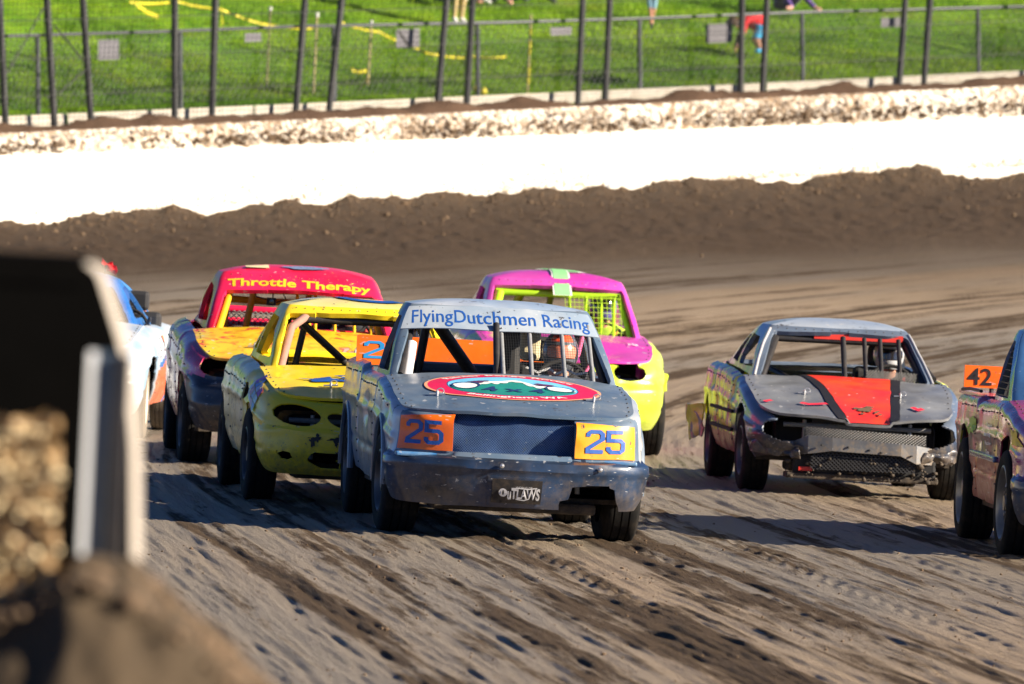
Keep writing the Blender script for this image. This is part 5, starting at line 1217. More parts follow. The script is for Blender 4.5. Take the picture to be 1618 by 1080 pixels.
# ================================================================== 3. red and magenta car
pt_red = paint('red_roof_paint', (.70, .008, .045), (.78, .02, .10), 2, .32, mud=.08, chips=(.8, .55, .1), chip=.66)
pt_mag = paint('magenta_purple_paint', (.44, .012, .09), (.34, .035, .17), 2.2, .30, mud=.12, chips=(.75, .5, .05), chip=.62, coat=.5)
pt_flor = paint('yellow_hood_red_flowers', (.80, .55, .02), None, 2, .35, mud=.10, stops=[(0, (.80, .58, .02)), (.50, (.80, .48, .015)), (.58, (.75, .30, .02)), (.635, (.62, .06, .04)), (.70, (.70, .42, .30))], sc3=7, chip=.68)
pt_blkb = paint('black_bumper_plastic', (.012, .014, .018), (.02, .032, .06), 3, .40, mud=.22, chips=(.3, .32, .38), chip=.67)
plan = [(-3.55, 0), (-3.53, .5), (-3.45, .72), (-3.3, .83), (-2.6, .90), (-1.5, .92), (-.5, .91), (.1, .89), (.42, .845), (.60, .75), (.72, .55), (.79, .28), (.81, 0)]
Cc = Car('race_car', 'red and magenta race car with yellow cage and yellow lettering above its windscreen', 'race car', (-1.58, 66.85), 4.6, plan,
         [(-3.6, .98), (-2.6, 1.04), (-1.2, 1.03), (-.5, .99), (0, .92), (.45, .82), (.7, .775), (.85, .755)], [(-3.6, .36), (-2.9, .30), (.2, .28), (.6, .25), (.9, .24)], .905, .315, .11, .016, 17,
         front=[(.2, 0), (.3, .03), (.45, .06), (.58, .04), (.64, -.02), (.70, -.03), (.76, 0)])
Cc.grooves = [(-.55, .3), (-1.75, .3)]
holes = [arch(0, .32, .365), arch(-2.75, .32, .365), fronthole(chaikin(sym([(0, .655), (-.30, .655), (-.74, .665), (-.82, .72), (-.76, .83), (0, .83)]), 1)), fronthole(ell(-.42, .44, .13, .10)), fronthole(ell(.42, .44, .13, .10))]
Cc.shell(holes, [('front_bumper', pt_blkb, lambda x, y, z: (x > .28) & (z < .665)), ('door', pt_mag, lambda x, y, z: (x > -1.75) & (x < -.55) & (np.abs(y) > .5) & (z > .3)), ('quarter_panel', pt_mag, lambda x, y, z: (x < -1.75))], 'fender_shell', pt_mag, 30)
Cc.hood_setup(-.58, .70, .66, .04, .08); hd = Cc.hoodpart(pt_flor); hoodpins(Cc, [(.28, -.38), (.28, .38)], hd)
Cc.deck('trunk_lid', pt_red, -2.72, -3.42, .72)
Cc.cabin_setup((-.56, -2.75, .745, .09, .05), (-1.10, -2.05, .605, .08, .05), 1.435, .070)
sw1 = chaikin([(-.76, 1.06), (-1.16, 1.33), (-1.58, 1.35), (-1.62, 1.06)], 1); sw2 = chaikin([(-1.74, 1.06), (-1.70, 1.35), (-2.06, 1.32), (-2.42, 1.07)], 1)
Cc.cabpart(pt_red, [fbhole(chaikin([(-.68, .985), (-.575, 1.30), (0, 1.325), (.575, 1.30), (.68, .985), (0, .985)], 1), 0, Cc), fbhole(chaikin([(-.58, 1.06), (-.5, 1.33), (.5, 1.33), (.58, 1.06)], 1), 2, Cc)] + [sidehole(p, q, Cc) for p in (sw1, sw2) for q in (1, 3)])
rf = Cc.roofpart(pt_red)
V, F = text2d('Throttle Therapy', .028, width=1.09, height=.10)
def hdr(car, zb):
    zt = car.cz[0]
    def f(X_, Z_, off=.012):
        t_ = (Z_ - zb) / (zt - zb); hb, ht = car.rb[:, 1].max(), car.rt[:, 1].max(); return car.cab(car.N / 4 * (.5 + X_ / (2 * (hb + (ht - hb) * t_))), t_, off)
    return f
h3 = hdr(Cc, .985)
Cc.decal('lettering', (V, F), plain('orange_yellow_vinyl', (.85, .50, .02), .5), lambda X_, Y_: h3(X_, 1.362 + Y_ * .75 - .02 * np.abs(X_ / .55) ** 3, .005), rf)
V = np.array([(-.09, -.07), (.09, -.07), (.09, .07), (-.09, .07)])
Cc.decal('roof_sticker', (V + (-.32, -.18), [(0, 1, 2, 3)]), plain('cream_sticker', (.70, .62, .36), .5, var=.3, sc_=30), lambda X_, Y_: roofpt(Cc, .012)(X_, Y_ - .12), rf)
Cc.decal('roof_sticker', poly2d(splat2d(.06, -.29, .17, .075, 8, amp=.22)), plain('grey_blue_sticker', (.16, .22, .36), .5, var=.8, sc_=40), roofpt(Cc, .012), rf)
bp = [o for o in Cc.root.children if o.name.startswith('front_bumper')][0]
V, F = stroke2d([[(-.50, .60), (-.44, .625), (-.40, .59), (-.46, .57)], [(-.40, .61), (-.36, .56), (-.33, .62), (-.30, .57)], [(-.47, .55), (-.41, .56), (-.38, .53)], [(-.28, .60), (-.24, .56), (-.2, .61)]], .010); Cc.decal('white_scrawl', (V, F), m_white, lambda X_, Y_: Cc.wrapz(Cc.s_of(X_), Y_, .008), bp)
Cc.bars([[(-.62, -.64, .96), (-1.02, -.52, 1.31), (-1.12, .52, 1.33), (-.70, .64, .96), .036], [(-.70, -.66, 1.0), (-1.06, -.59, 1.29), .026], [(-1.80, -.56, .5), (-1.78, -.50, 1.37), (-1.78, .50, 1.37), (-1.80, .56, .5)], [(-1.78, -.50, 1.37), (-1.06, -.52, 1.33)], [(-1.78, .50, 1.37), (-1.06, .52, 1.33)], [(-1.80, -.55, 1.22), (-1.80, .50, 1.20), .028], [(-1.70, -.30, 1.36), (-1.75, -.38, .9), .028], [(-1.72, .12, 1.36), (-1.72, .12, .9), .028]], m_yelbar, .030)
Cc.bars([[(-.62, y, .96), (-1.05, y + .01, 1.32), .013] for y in (-.02, .12, .27, .42, .55)], m_yelbar, name='window_bar')
Cc.bars([[(-2.60, -.60, 1.13), (-2.60, .60, 1.12), .030]], pt_red, name='rear_bar')
Cc.screen('rear_screen', lambda u, v: (-2.45, -.55 + 1.1 * u, 1.00 + .12 * v), 26, 3, m_zinc, .004, True)
cm = MB().box((-1.02, -.245, 1.195), (-.97, -.175, 1.255)).box((-1.0, -.205, 1.255), (-.985, -.195, 1.32)).build('camera_box', m_black, Cc.root); MB().lathe([(0, .018), (.012, .018), (.013, .0001)], 12, (0, 0, 0), 'y').build('lens', m_visor, cm, True).location = (-.968, -.21, 1.225)
cm.children[0].rotation_euler = (0, 0, rad(-90))
Cc.bars([[(-1.0, -.25, 1.24), (-.98, -.33, 1.26), (-.99, -.35, 1.32), .005], [(-1.0, -.17, 1.22), (-.98, -.10, 1.25), (-.99, -.14, 1.32), .005]], m_black, name='cable')
Cc.guts(-.56, .98, -3.4, 2.75); Cc.wheels(2.75, .80, .22, 2, .195, m_rim)
MB().box((-.95, -.05, .93), (-.75, .62, 1.03)).build('dash_hood', pt_red, Cc.root, bevel=.04)
driver(Cc, -1.42, .44, 1.22, m_suit, plain('matte_black_helmet', (.025, .025, .03), .45), m_visor, 'driver in a matte black helmet and dark suit inside the red and magenta car')

# ================================================================== 4. pink and lime car
pt_pink = paint('magenta_pink_paint', (.68, .045, .42), (.62, .09, .42), 2, .28, mud=.08, chip=.69, coat=.4)
pt_lime = paint('lime_yellow_paint', (.50, .66, .03), (.58, .68, .12), 2, .30, mud=.10, chip=.68, coat=.3)
plan = [(-3.45, 0), (-3.43, .5), (-3.36, .66), (-3.2, .75), (-2.6, .80), (-1.5, .815), (-.5, .81), (.1, .80), (.42, .765), (.60, .68), (.72, .48), (.79, .25), (.81, 0)]
D = Car('race_car', 'magenta-roofed race car with lime yellow fender and cage, behind the blue-grey truck', 'race car', (.46, 74.1), 5.0, plan,
        [(-3.5, .95), (-2.6, 1.0), (-1.2, .99), (-.5, .955), (0, .905), (.45, .81), (.7, .765), (.85, .745)], [(-3.5, .34), (-2.9, .28), (.2, .26), (.6, .22), (.9, .21)], .80, .315, .10, .012, 23,
        front=[(.2, 0), (.3, .035), (.45, .05), (.55, .045), (.62, 0)])
D.grooves = [(-.55, .3), (-1.75, .3)]
holes = [arch(0, .32, .36), arch(-2.65, .32, .36), fronthole(chaikin([(.36, .645), (.33, .70), (.36, .755), (.52, .765), (.635, .72), (.60, .645), (.47, .625)], 1)), fronthole(chaikin([(-.36, .645), (-.33, .70), (-.36, .755), (-.52, .765), (-.635, .72), (-.60, .645), (-.47, .625)], 1))]
D.shell(holes, [('front_bumper', pt_lime, lambda x, y, z: (x > .36) & (z < .60)), ('door', pt_pink, lambda x, y, z: (x > -1.75) & (x < -.55) & (np.abs(y) > .5) & (z > .3)), ('quarter_panel', pt_pink, lambda x, y, z: (x < -1.75))], 'fender_shell', pt_lime, 30)
D.hood_setup(-.58, .675, .56, .035, .08); hd = D.hoodpart(pt_pink)
D.decal('lettering', text2d('Jo Rae', .02, width=.09), m_white, lambda X_, Y_: D.hood_xy(.05 - Y_ * 2.5, X_ + .56, .012), hd)
D.deck('trunk_lid', pt_pink, -2.68, -3.32, .64)
D.cabin_setup((-.55, -2.72, .71, .09, .05), (-1.12, -2.0, .585, .07, .05), 1.42, .075)
sw1 = chaikin([(-.75, 1.03), (-1.16, 1.32), (-1.58, 1.34), (-1.62, 1.03)], 1); sw2 = chaikin([(-1.74, 1.03), (-1.70, 1.34), (-2.02, 1.31), (-2.40, 1.05)], 1)
D.cabpart(pt_pink, [fbhole(chaikin([(-.645, .955), (-.555, 1.355), (0, 1.375), (.555, 1.355), (.645, .955), (0, .955)], 1), 0, D), fbhole(chaikin([(-.56, 1.03), (-.48, 1.33), (.48, 1.33), (.56, 1.03)], 1), 2, D)] + [sidehole(p, q, D) for p in (sw1, sw2) for q in (1, 3)])
rf = D.roofpart(pt_pink); h4 = hdr(D, .95)
m_mint = plain('mint_green_vinyl', (.28, .68, .28), .5)
rp = lambda o: (lambda X_, Y_: np.where((Y_ > -.34)[..., None], D.roof_xy(D.rt[:, 0].mean() + .05 - Y_, X_, o), h4(X_, 1.375 + (Y_ + .34), o + .006)))
def stem(a, b, y0, y1): 
    yy_ = np.linspace(y0, y1, 12); return np.array([(a, y) for y in yy_] + [(b, y) for y in yy_]), [(i, i + 1, 13 + i, 12 + i) for i in range(11)]
D.decal('roof_number', stem(-.05, .105, -.42, .10), m_white, rp(.013), rf); D.decal('roof_number', stem(-.035, .09, -.415, .08), m_mint, rp(.017), rf)
D.decal('roof_number', (np.array([(-.17, .0), (.105, -.24), (.26, -.20), (.20, -.06), (.10, .10), (-.1, .12)]), [(0, 1, 2, 3, 4, 5)]), m_white, roofpt(D, .011), rf)
D.decal('roof_number', (np.array([(-.13, .01), (.105, -.21), (.22, -.18), (.17, -.06), (.09, .08), (-.08, .10)]), [(0, 1, 2, 3, 4, 5)]), m_mint, roofpt(D, .015), rf)
D.bars([[(-.64, -.61, .93), (-1.02, -.50, 1.29), .040], [(-1.04, -.53, 1.30), (-1.04, .53, 1.30), .030], [(-.66, .62, .93), (-1.04, .53, 1.30), .030], [(-1.78, -.54, .5), (-1.76, -.49, 1.34), (-1.76, .49, 1.34), (-1.78, .54, .5)], [(-1.76, -.49, 1.34), (-1.04, -.52, 1.32)], [(-1.76, .49, 1.34), (-1.04, .52, 1.32)], [(-1.2, .56, 1.30), (-.90, .66, .96), .032], [(-1.5, -.25, 1.34), (-1.78, -.42, .9), .036], [(-1.74, .02, 1.34), (-1.74, -.06, .9), .028]], m_limebar, .030)
D.bars([[(-.64, y - .02, .93), (-1.02, y, 1.29), .014] for y in (.10, .24, .37, .48)], m_limebar, name='window_bar')
D.screen('window_screen', lambda u, v: D.cab(np.array([D.N / 4 * (.5 + (.05 + .48 * u) / (1.42 - .25 * v))]), np.array([.03 + .76 * v]), -.03)[0], 12, 9, m_limewire, .003)
D.guts(-.55, .945, -3.3, 2.65, dash=m_limebar); D.wheels(2.65, .725, .20, 2, .19, m_rimblk)
MB().tube([(-.50, .79, .62), (-.52, .90, .64), (-.58, .90, .56), (-.55, .79, .52)], .045, 8).build('bent_side_panel', pt_lime, D.root, True)
driver(D, -1.42, .435, 1.185, plain('lime_race_suit', (.38, .58, .05), .8), plain('white_blue_helmet', (.10, .09, .28), .3, coat=.5), m_visor, 'driver in purple-blue helmet with white peak inside the magenta and lime car', m_white)

# ================================================================== 5. black and grey car with red stripe
pt_gry = paint('dark_grey_hood_paint', (.13, .14, .155), (.24, .255, .27), 2.0, .36, mud=.16, chip=.66, coat=.3)
pt_bg = paint('blue_grey_body_paint', (.10, .13, .18), (.15, .20, .28), 2.2, .30, mud=.14, chip=.66, coat=.5)
pt_graf = paint('neon_graffiti_paint', (.1, .1, .1), None, 2, .35, mud=.12, stops=[(0, (.05, .08, .16)), (.36, (.70, .85, .01)), (.47, (.80, .80, .02)), (.52, (.10, .14, .26)), (.57, (.75, .08, .25)), (.63, (.30, .02, .05))], sc3=2.6, chip=.68, coat=.4)
pt_maroon = paint('maroon_sill_paint', (.28, .035, .04), (.40, .08, .08), 3, .34, mud=.25, chip=.66)
pt_stripe = paint('red_orange_stripe_paint', (.80, .035, .03), (.82, .09, .015), 2.5, .36, mud=.06, chip=.68)
plan = [(-3.62, 0), (-3.60, .5), (-3.52, .70), (-3.38, .79), (-2.7, .83), (-1.6, .84), (-.5, .835), (.1, .82), (.42, .79), (.62, .73), (.74, .60), (.80, .30), (.82, 0)]
K = Car('race_car', 'dark grey race car with red-orange hood stripe, neon graffiti sides and smashed front', 'race car', (2.6, 66.9), 4.0, plan,
        [(-3.65, .86), (-2.8, .91), (-1.3, .89), (-.55, .845), (0, .765), (.45, .645), (.72, .570), (.85, .55)], [(-3.65, .34), (-2.9, .27), (.2, .25), (.55, .27), (.9, .30)], .825, .305, .062, .013, 31, bulge=.02,
        front=[(.2, 0), (.34, .02), (.44, .02), (.5, -.01)])
K.grooves = [(-.62, .28), (-1.72, .28)]
holes = [arch(0, .31, .345), arch(-2.65, .31, .345), fronthole(chaikin([(-.735, .455), (-.725, .535), (-.60, .572), (-.30, .565), (-.12, .545), (0, .54), (.21, .545), (.35, .565), (.62, .572), (.725, .53), (.735, .455), (.60, .405), (.3, .34), (0, .33), (-.3, .34), (-.60, .405)], 1)),
         fronthole(chaikin([(-.45, .20), (-.42, .39), (.5, .39), (.55, .20)], 1))]
K.shell(holes, [('front_bumper', pt_blkb, lambda x, y, z: (x > .40) & (z < .47)), ('sill', pt_maroon, lambda x, y, z: (np.abs(y) > .5) & (z < .40) & (x < -.3) & (x > -3)), ('door', pt_graf, lambda x, y, z: (x > -1.72) & (x < -.62) & (np.abs(y) > .5)),
                ('quarter_panel', pt_graf, lambda x, y, z: (x < -1.72) & (np.abs(y) > .4) & (z < .82))], 'fender_shell', pt_bg, 30)
K.hood_setup(-.60, .72, .665, .02, .06, inset=.03)
K.h = (-.60, .72, .665, .02, .06, .004, .055, .0)
def khood(u, v):
    P = K.hood(u, v); y = P[..., 1]; lift = .045 * sstep(np.abs(y - .06), .10, .42) * sstep(u, .72, 1.); P[..., 2] += lift * .5 - .025 * sstep(u, .85, 1) * (np.abs(y - .06) < .16); return P
uS = np.linspace(0, 1, 40); vS = np.linspace(-1, 1, 60)
P, mm = gsurf(khood, uS, vS); hd = emit('hood', P, mm, pt_gry, K.root, .02)
yl = lambda u: -.30 + .21 * u ** .65; yr_ = lambda u: .355 - .145 * u
def stripe(a, b, o, n=14): 
    def fn(u, v):
        y = a(u) + (b(u) - a(u)) * v; P0 = K.hood(u, 0 * u + 1); P = khood(u, y / P0[..., 1]); P[..., 2] += o; return P
    return gsurf(fn, np.linspace(0.005, .995, 36), np.linspace(0, 1, n))
P, mm = stripe(yl, yr_, .007); emit('red_stripe', P, mm, pt_stripe, hd, 0)
P, mm = stripe(lambda u: yl(u) - .06 - .02 * u, lambda u: yl(u) - .004, .007, 5); emit('black_stripe', P, mm, m_print_blk, hd, 0)
P, mm = stripe(lambda u: yr_(u) + .004, lambda u: yr_(u) + .075, .007, 5); emit('black_stripe', P, mm, m_print_blk, hd, 0)
kd = lambda o: (lambda X_, Y_: K.hood_xy(Y_, X_, o))
for k, (x, y, a, b) in enumerate([(.05, .52, .07, .05), (.09, .45, .03, .03), (.0, .48, .03, .02), (.13, .56, .02, .03), (.02, .60, .02, .02), (.15, .62, .015, .02)]): K.decal('mud_splat', poly2d(splat2d(x, y, a, b, 70 + k, amp=.7)), m_clod, kd(.016), hd)
m_redm = plain('red_mark', (.75, .03, .06), .5)
for (pts) in ([(-.42, .40), (-.36, .44), (-.28, .42), (-.22, .40)], [(-.70, .40), (-.64, .36)], [(.42, .40), (.46, .45), (.50, .42)]): K.decal('red_mark', stroke2d([[(x, y * 1.) for x, y in pts]], .045), m_redm, kd(.018), hd)
hoodpins(K, [(.12, -.37), (.12, .36)], hd)
K.deck('trunk_lid', pt_bg, -2.80, -3.50, .70)
K.cabin_setup((-.58, -2.86, .725, .08, .05), (-1.12, -2.05, .555, .07, .05), 1.24, .065)
sw1 = chaikin([(-.80, .915), (-1.19, 1.145), (-1.66, 1.165), (-1.68, .925)], 1); sw2 = chaikin([(-1.80, .93), (-1.76, 1.165), (-2.10, 1.14), (-2.52, .945)], 1)
K.cabpart(pt_bg, [fbhole(chaikin([(-.655, .85), (-.525, 1.19), (0, 1.21), (.525, 1.19), (.655, .85), (0, .845)], 1), 0, K), fbhole(chaikin([(-.60, .93), (-.48, 1.145), (.48, 1.145), (.60, .93)], 1), 2, K)] + [sidehole(p, q, K) for p in (sw1, sw2) for q in (1, 3)])
rf = K.roofpart(paint('pale_grey_blue_roof', (.30, .37, .47), (.42, .47, .53), 2, .32, mud=.12))
for x in np.linspace(-.48, .48, 24): p = Vector(K.roof_xy(np.array([K.rt[:, 0].max() + .0]), np.array([x]), .0)[0]) ; MB().lathe([(0, .008), (.006, .004), (.0065, .0001)], 6, (float(p.x) - .06, float(x), 1.235), 'z').build('rivet', m_black, rf, True)
h5 = hdr(K, .84)
m_chrome = plain('worn_bright_trim', (.62, .62, .62), .35, .5, dust=.15)
for sg in (-1, 1): K.bars([[K.cab(np.array([K.N / 4 * (.5 + sg * (.485 - .01 * q))]), np.array([q]), .008)[0] for q in np.linspace(.03, .93, 12)]], m_chrome, .012, 'pillar_trim')
K.bars([[(-.66, -.63, .84), (-1.04, -.50, 1.14), (-1.70, -.48, 1.17), .030], [(-.66, .63, .84), (-1.06, .50, 1.14), (-1.70, .48, 1.17), .030], [(-1.06, -.50, 1.14), (-1.06, .50, 1.14)], [(-1.78, -.54, .4), (-1.74, -.48, 1.17), (-1.74, .48, 1.17), (-1.78, .54, .4)], [(-.70, .70, .88), (-1.16, .50, 1.16), .030], [(-1.65, -.50, .90), (-.80, -.33, .80), .028]], m_bar, .026)
K.bars([[(-.66, y, .83), (-1.0, y + .005, 1.165), r_] for y, r_ in ((.015, .022), (.18, .018), (.302, .018), (.445, .018))], m_bar, name='window_bar')
MB().box((-1.06, -.20, 1.150), (-1.03, .49, 1.20)).build('red_sunshade', plain('red_fabric', (.62, .03, .02), .7), K.root)
K.screen('window_screen', lambda u, v: (-.62 - .10 * v, .17 + .50 * u, .815 + .12 * v - .015 * u), 22, 6, m_wire, .0035, True)
# smashed nose: bent plate, honeycomb, lower guard
m_plate = paint('bare_grey_steel', (.13, .135, .14), (.08, .083, .09), 5, .42, mud=.3, chip=.66, metal=.25)
pp = [(-.50, .72), (-.40, .84), (-.22, .87), (.30, .875), (.42, .86), (.56, .76)]; V = []; zt_ = [.40, .455, .445, .42, .415, .39]; zb_ = [.30, .315, .345, .33, .275, .27]
for (y, x), a, b in zip(pp, zt_, zb_): V += [(x, y, a), (x + .012, y, b)]
o = mk('bumper_plate', V, [(2 * i, 2 * i + 1, 2 * i + 3, 2 * i + 2) for i in range(5)], m_plate, K.root, False); solid(o, .012, split=False)
for q in [(.06, .36), (-.10, .375), (.15, .345), (.38, .33), (-.30, .38)]: MB().lathe([(0, .012), (.01, .009), (.011, .0001)], 8, (0, 0, 0), 'z').build('plate_bolt', m_black, o, True).location = (.885, q[0], q[1])
hc = lambda u, v: (.82 - .06 * v - .05 * abs(2 * u - 1) ** 3, -.42 + .92 * u, .435 + .075 * v - .03 * u)
MB().add([hc(0, 0), hc(1, 0), hc(1, 1), hc(0, 1)], [(0, 1, 2, 3)]).build('grille_backing', m_black, K.root)
g2 = K.screen('honeycomb_grille', lambda u, v: np.array(hc(u, v)) + (.012, 0, .006), 34, 4, plain('dull_grille_plastic', (.045, .047, .05), .5, dust=.3), .0045, True)
K.screen('lower_guard', lambda u, v: (.84, -.38 + .80 * u, .20 + .14 * v), 26, 5, m_wire, .004, True)
MB().box((.55, -.55, .125), (.80, .60, .17)).build('skid_plate', m_under, K.root, bevel=.01)
MB().box((.72, -.50, .16), (.78, .58, .30)).build('crash_bar', m_black, K.root, bevel=.02)
MB().box((.80, -.46, .185), (.815, -.36, .215)).build('red_lamp', plain('dull_red_plastic', (.55, .03, .02), .4), K.root)
for sg in (-1, 1):
    def crump(u, v, sg=sg):
        P = st(.50 + .33 * u ** .8 + .03 * np.sin(v * 3) - .05 * v * u, sg * (.80 - .34 * u ** 1.6), .30 + .16 * v * (1 - .35 * u) - .04 * u)
        return P + .055 * (np.stack([vnoise(P * 9, 3), vnoise(P * 9, 13), vnoise(P * 9, 23)], -1) * .5 + np.abs(np.stack([vnoise(P * 16, 4), vnoise(P * 16, 14), vnoise(P * 16, 24)], -1)) * .5)
    P, mm = gsurf(crump, np.linspace(0, 1, 40), np.linspace(0, 1, 18), [lambda P, U, V: sdf_poly(U, V, [(.62, -.2), (.70, .35), (.80, .28), (.95, -.2)]) * .3]); emit('crumpled_bumper_end', P, mm, pt_blkb, K.root, .008)
g_ = np.random.default_rng(3); nC = 150; o = clods('mud_clumps', np.stack([g_.uniform(.70, .86, nC), g_.uniform(-.55, .62, nC), g_.uniform(.13, .30, nC)], 1), g_.lognormal(-4.4, .5, nC).clip(.006, .03), m_under, 4); o.parent = K.root
P, mm = gsurf(lambda u, v: st(-3.05 - .38 * u, -.845 - .07 * np.sin(u * 2.2) - .05 * v * u, .30 + .27 * v - .04 * u) + .012 * vnoise(st(u * 5, v * 5, 0 * u), 6)[..., None], np.linspace(0, 1, 14), np.linspace(0, 1, 10)); emit('bent_rear_bumper_end', P, mm, pt_graf, K.root, .012)
for z in (.42, .56): MB().box((-2.20, -.872, z), (-.42, -.850, z + .025)).build('side_moulding', m_black, K.root)
K.guts(-.58, .84, -3.5, 2.65); K.wheels(2.65, .735, .20, 2, .18, m_rim)
driver(K, -1.45, .435, 1.02, m_suit, plain('silver_helmet', (.42, .43, .45), .3, coat=.5), m_visor, 'driver in silver-grey helmet behind the bars of the dark grey red-striped car')

# ================================================================== 6. truck 42 at the right edge
pt_pur = paint('purple_red_fade_paint', (.40, .035, .10), (.24, .04, .20), 1.4, .26, mud=.10, chip=.69, coat=.5)
pt_graf2 = paint('dark_graffiti_side', (.05, .05, .06), None, 2, .30, mud=.14, stops=[(0, (.09, .025, .055)), (.42, (.15, .045, .08)), (.52, (.34, .04, .09)), (.57, (.07, .05, .09)), (.645, (.20, .38, .05)), (.67, (.55, .42, .05))], sc3=3.4, chip=.67, coat=.5)
pt_navy = paint('navy_cab_paint', (.03, .08, .20), (.05, .14, .32), 2, .26, mud=.06, chip=.7, coat=.5)
pt_skirt = paint('salmon_red_skirt', (.42, .05, .04), (.50, .12, .09), 3, .34, mud=.22, chip=.66)
plan = [(-3.70, 0), (-3.69, .5), (-3.66, .68), (-3.56, .755), (-2.9, .79), (-1.9, .80), (-1, .80), (-.3, .80), (.30, .79), (.55, .76), (.70, .68), (.78, .50), (.83, .25), (.845, 0)]
T = Car('race_truck', 'dark purple and red race pickup with orange 42 board, cut off by the right edge', 'pickup truck', (4.03, 56.8), 3.0, plan,
        [(-3.75, .965), (-1.95, .985), (-1.85, .955), (-.45, .975), (0, .93), (.5, .85), (.86, .80)], [(-3.75, .36), (-3.2, .33), (-2.2, .30), (.3, .28), (.6, .22), (.9, .21)], .795, .345, .060, .010, 41, bulge=.018, side_low=.02,
        front=[(.10, .0), (.21, .03), (.30, .055), (.42, .070), (.445, .085), (.50, .075), (.522, .005), (.60, 0)])
T.grooves = [(-.52, .30), (-1.88, .30)]
T.shell([arch(0, .36, .41), arch(-2.62, .36, .41), fronthole(chaikin([(-.43, .545), (-.43, .755), (.43, .755), (.43, .545)], 1))],
        [('front_bumper', pt_bump, lambda x, y, z: (x > .40) & (z < .523)), ('side_skirt', pt_skirt, lambda x, y, z: (np.abs(y) > .5) & (z < .575) & (x < -.3) & (x > -2.3)), ('door', pt_graf2, lambda x, y, z: (x > -1.88) & (x < -.52) & (np.abs(y) > .5) & (z < .86)),
         ('bed_side', pt_graf2, lambda x, y, z: (x < -1.88) & (np.abs(y) > .6) & (z < .86))], 'upper_shell', pt_pur, 34)
T.hood_setup(-.50, .715, .665, .055, .10); T.hoodpart(pt_pur)
T.cabin_setup((-.50, -1.86, .75, .10, .02), (-1.12, -1.66, .63, .07, .03), 1.43, .07)
sw1 = chaikin([(-.70, .99), (-1.14, 1.36), (-1.60, 1.38), (-1.66, 1.0)], 1)
T.cabpart(pt_navy, [fbhole(chaikin([(-.66, .99), (-.58, 1.36), (0, 1.375), (.58, 1.36), (.66, .99), (0, .99)], 1), 0, T), fbhole(chaikin([(-.64, 1.04), (-.54, 1.36), (.54, 1.36), (.64, 1.04)], 1), 2, T), sidehole(sw1, 1, T), sidehole(sw1, 3, T)])
T.roofpart(pt_navy)
MB().box((-3.05, -.79, 1.005), (-3.02, -.35, 1.155)).build('number_board', m_orange, T.root); bd = [o for o in T.root.children if o.name.startswith('number_board')][0]
V, F = text2d('42', .012, width=.165, height=.115); T.decal('number', (V, F), m_print_blk, lambda X_, Y_: st(-3.0165 + 0 * X_, X_ - .685, 1.080 + Y_), bd)
MB().tube([(-3.04, -.60, .6), (-3.04, -.60, 1.01)], .015, 8).build('board_leg', m_bar, T.root, True)
MB().box((-3.6, -.76, .955), (-1.95, .76, .975)).build('bed_cover', pt_pur, T.root)
MB().tube([(-1.98, -.78, 1.005), (-2.9, -.76, 1.0), (-3.3, -.77, .985)], .012, 6).build('bed_rail', m_bar, T.root, True)
MB().box((-1.95, -.845, .575), (-.45, -.815, .615)).build('side_step', pt_navy, T.root, bevel=.012)
i_ = np.where(T.PY < -.3)[0]
sa = lambda x: np.interp(x, T.PX[i_], T.S[i_])
V, F = text2d('Auto Body', .02, width=.42, height=.05); 
for k in range(4): T.decal('door_lettering', text2d(['Towing', 'Autobody', 'Racing', 'Tires'][k], .02, width=[.34, .40, .34, .24][k], height=.036), m_white, lambda X_, Y_, k=k: T.wrapz(sa(-.98) + X_, .80 - .058 * k + Y_, .008), T.root)
mirror_y = plain('yellow_decal', (.75, .52, .03), .5)
T.decal('fender_decal', poly2d(splat2d(0, 0, .15, .055, 8, amp=.5)), mirror_y, lambda X_, Y_: T.wrapz(sa(.40) + X_, .76 + Y_ - .25 * X_, .008), T.root)
T.decal('hood_flame', poly2d(splat2d(0, 0, .22, .05, 12, amp=.5)), plain('lime_decal', (.35, .55, .04), .5), lambda X_, Y_: T.wrapz(sa(-2.05) + X_, .78 + Y_, .008), T.root)
T.bars([[(-.62, -.64, .97), (-1.08, -.56, 1.38), (-1.7, -.54, 1.38)], [(-.62, .64, .97), (-1.08, .56, 1.38), (-1.7, .54, 1.38)], [(-1.72, -.60, .45), (-1.70, -.54, 1.38), (-1.70, .54, 1.38), (-1.72, .60, .45)]], m_bar, .026)
T.bars([[(-.52, y, .96), (-1.02, y, 1.36), .014] for y in (-.45, -.25, 0., .2, .4)], m_zinc, name='window_bar')
T.screen('side_net', lambda u, v: (-.80 - .85 * u - .25 * v * (1 - u), -.715 + .10 * v, 1.0 + .33 * v), 16, 8, m_wire, .004)
T.guts(-.45, .98, -3.6, 2.62); T.wheels(2.62, .715, .225, 2, .235, plain('scuffed_steel_rim', (.26, .24, .21), .4, .55, dust=.3))

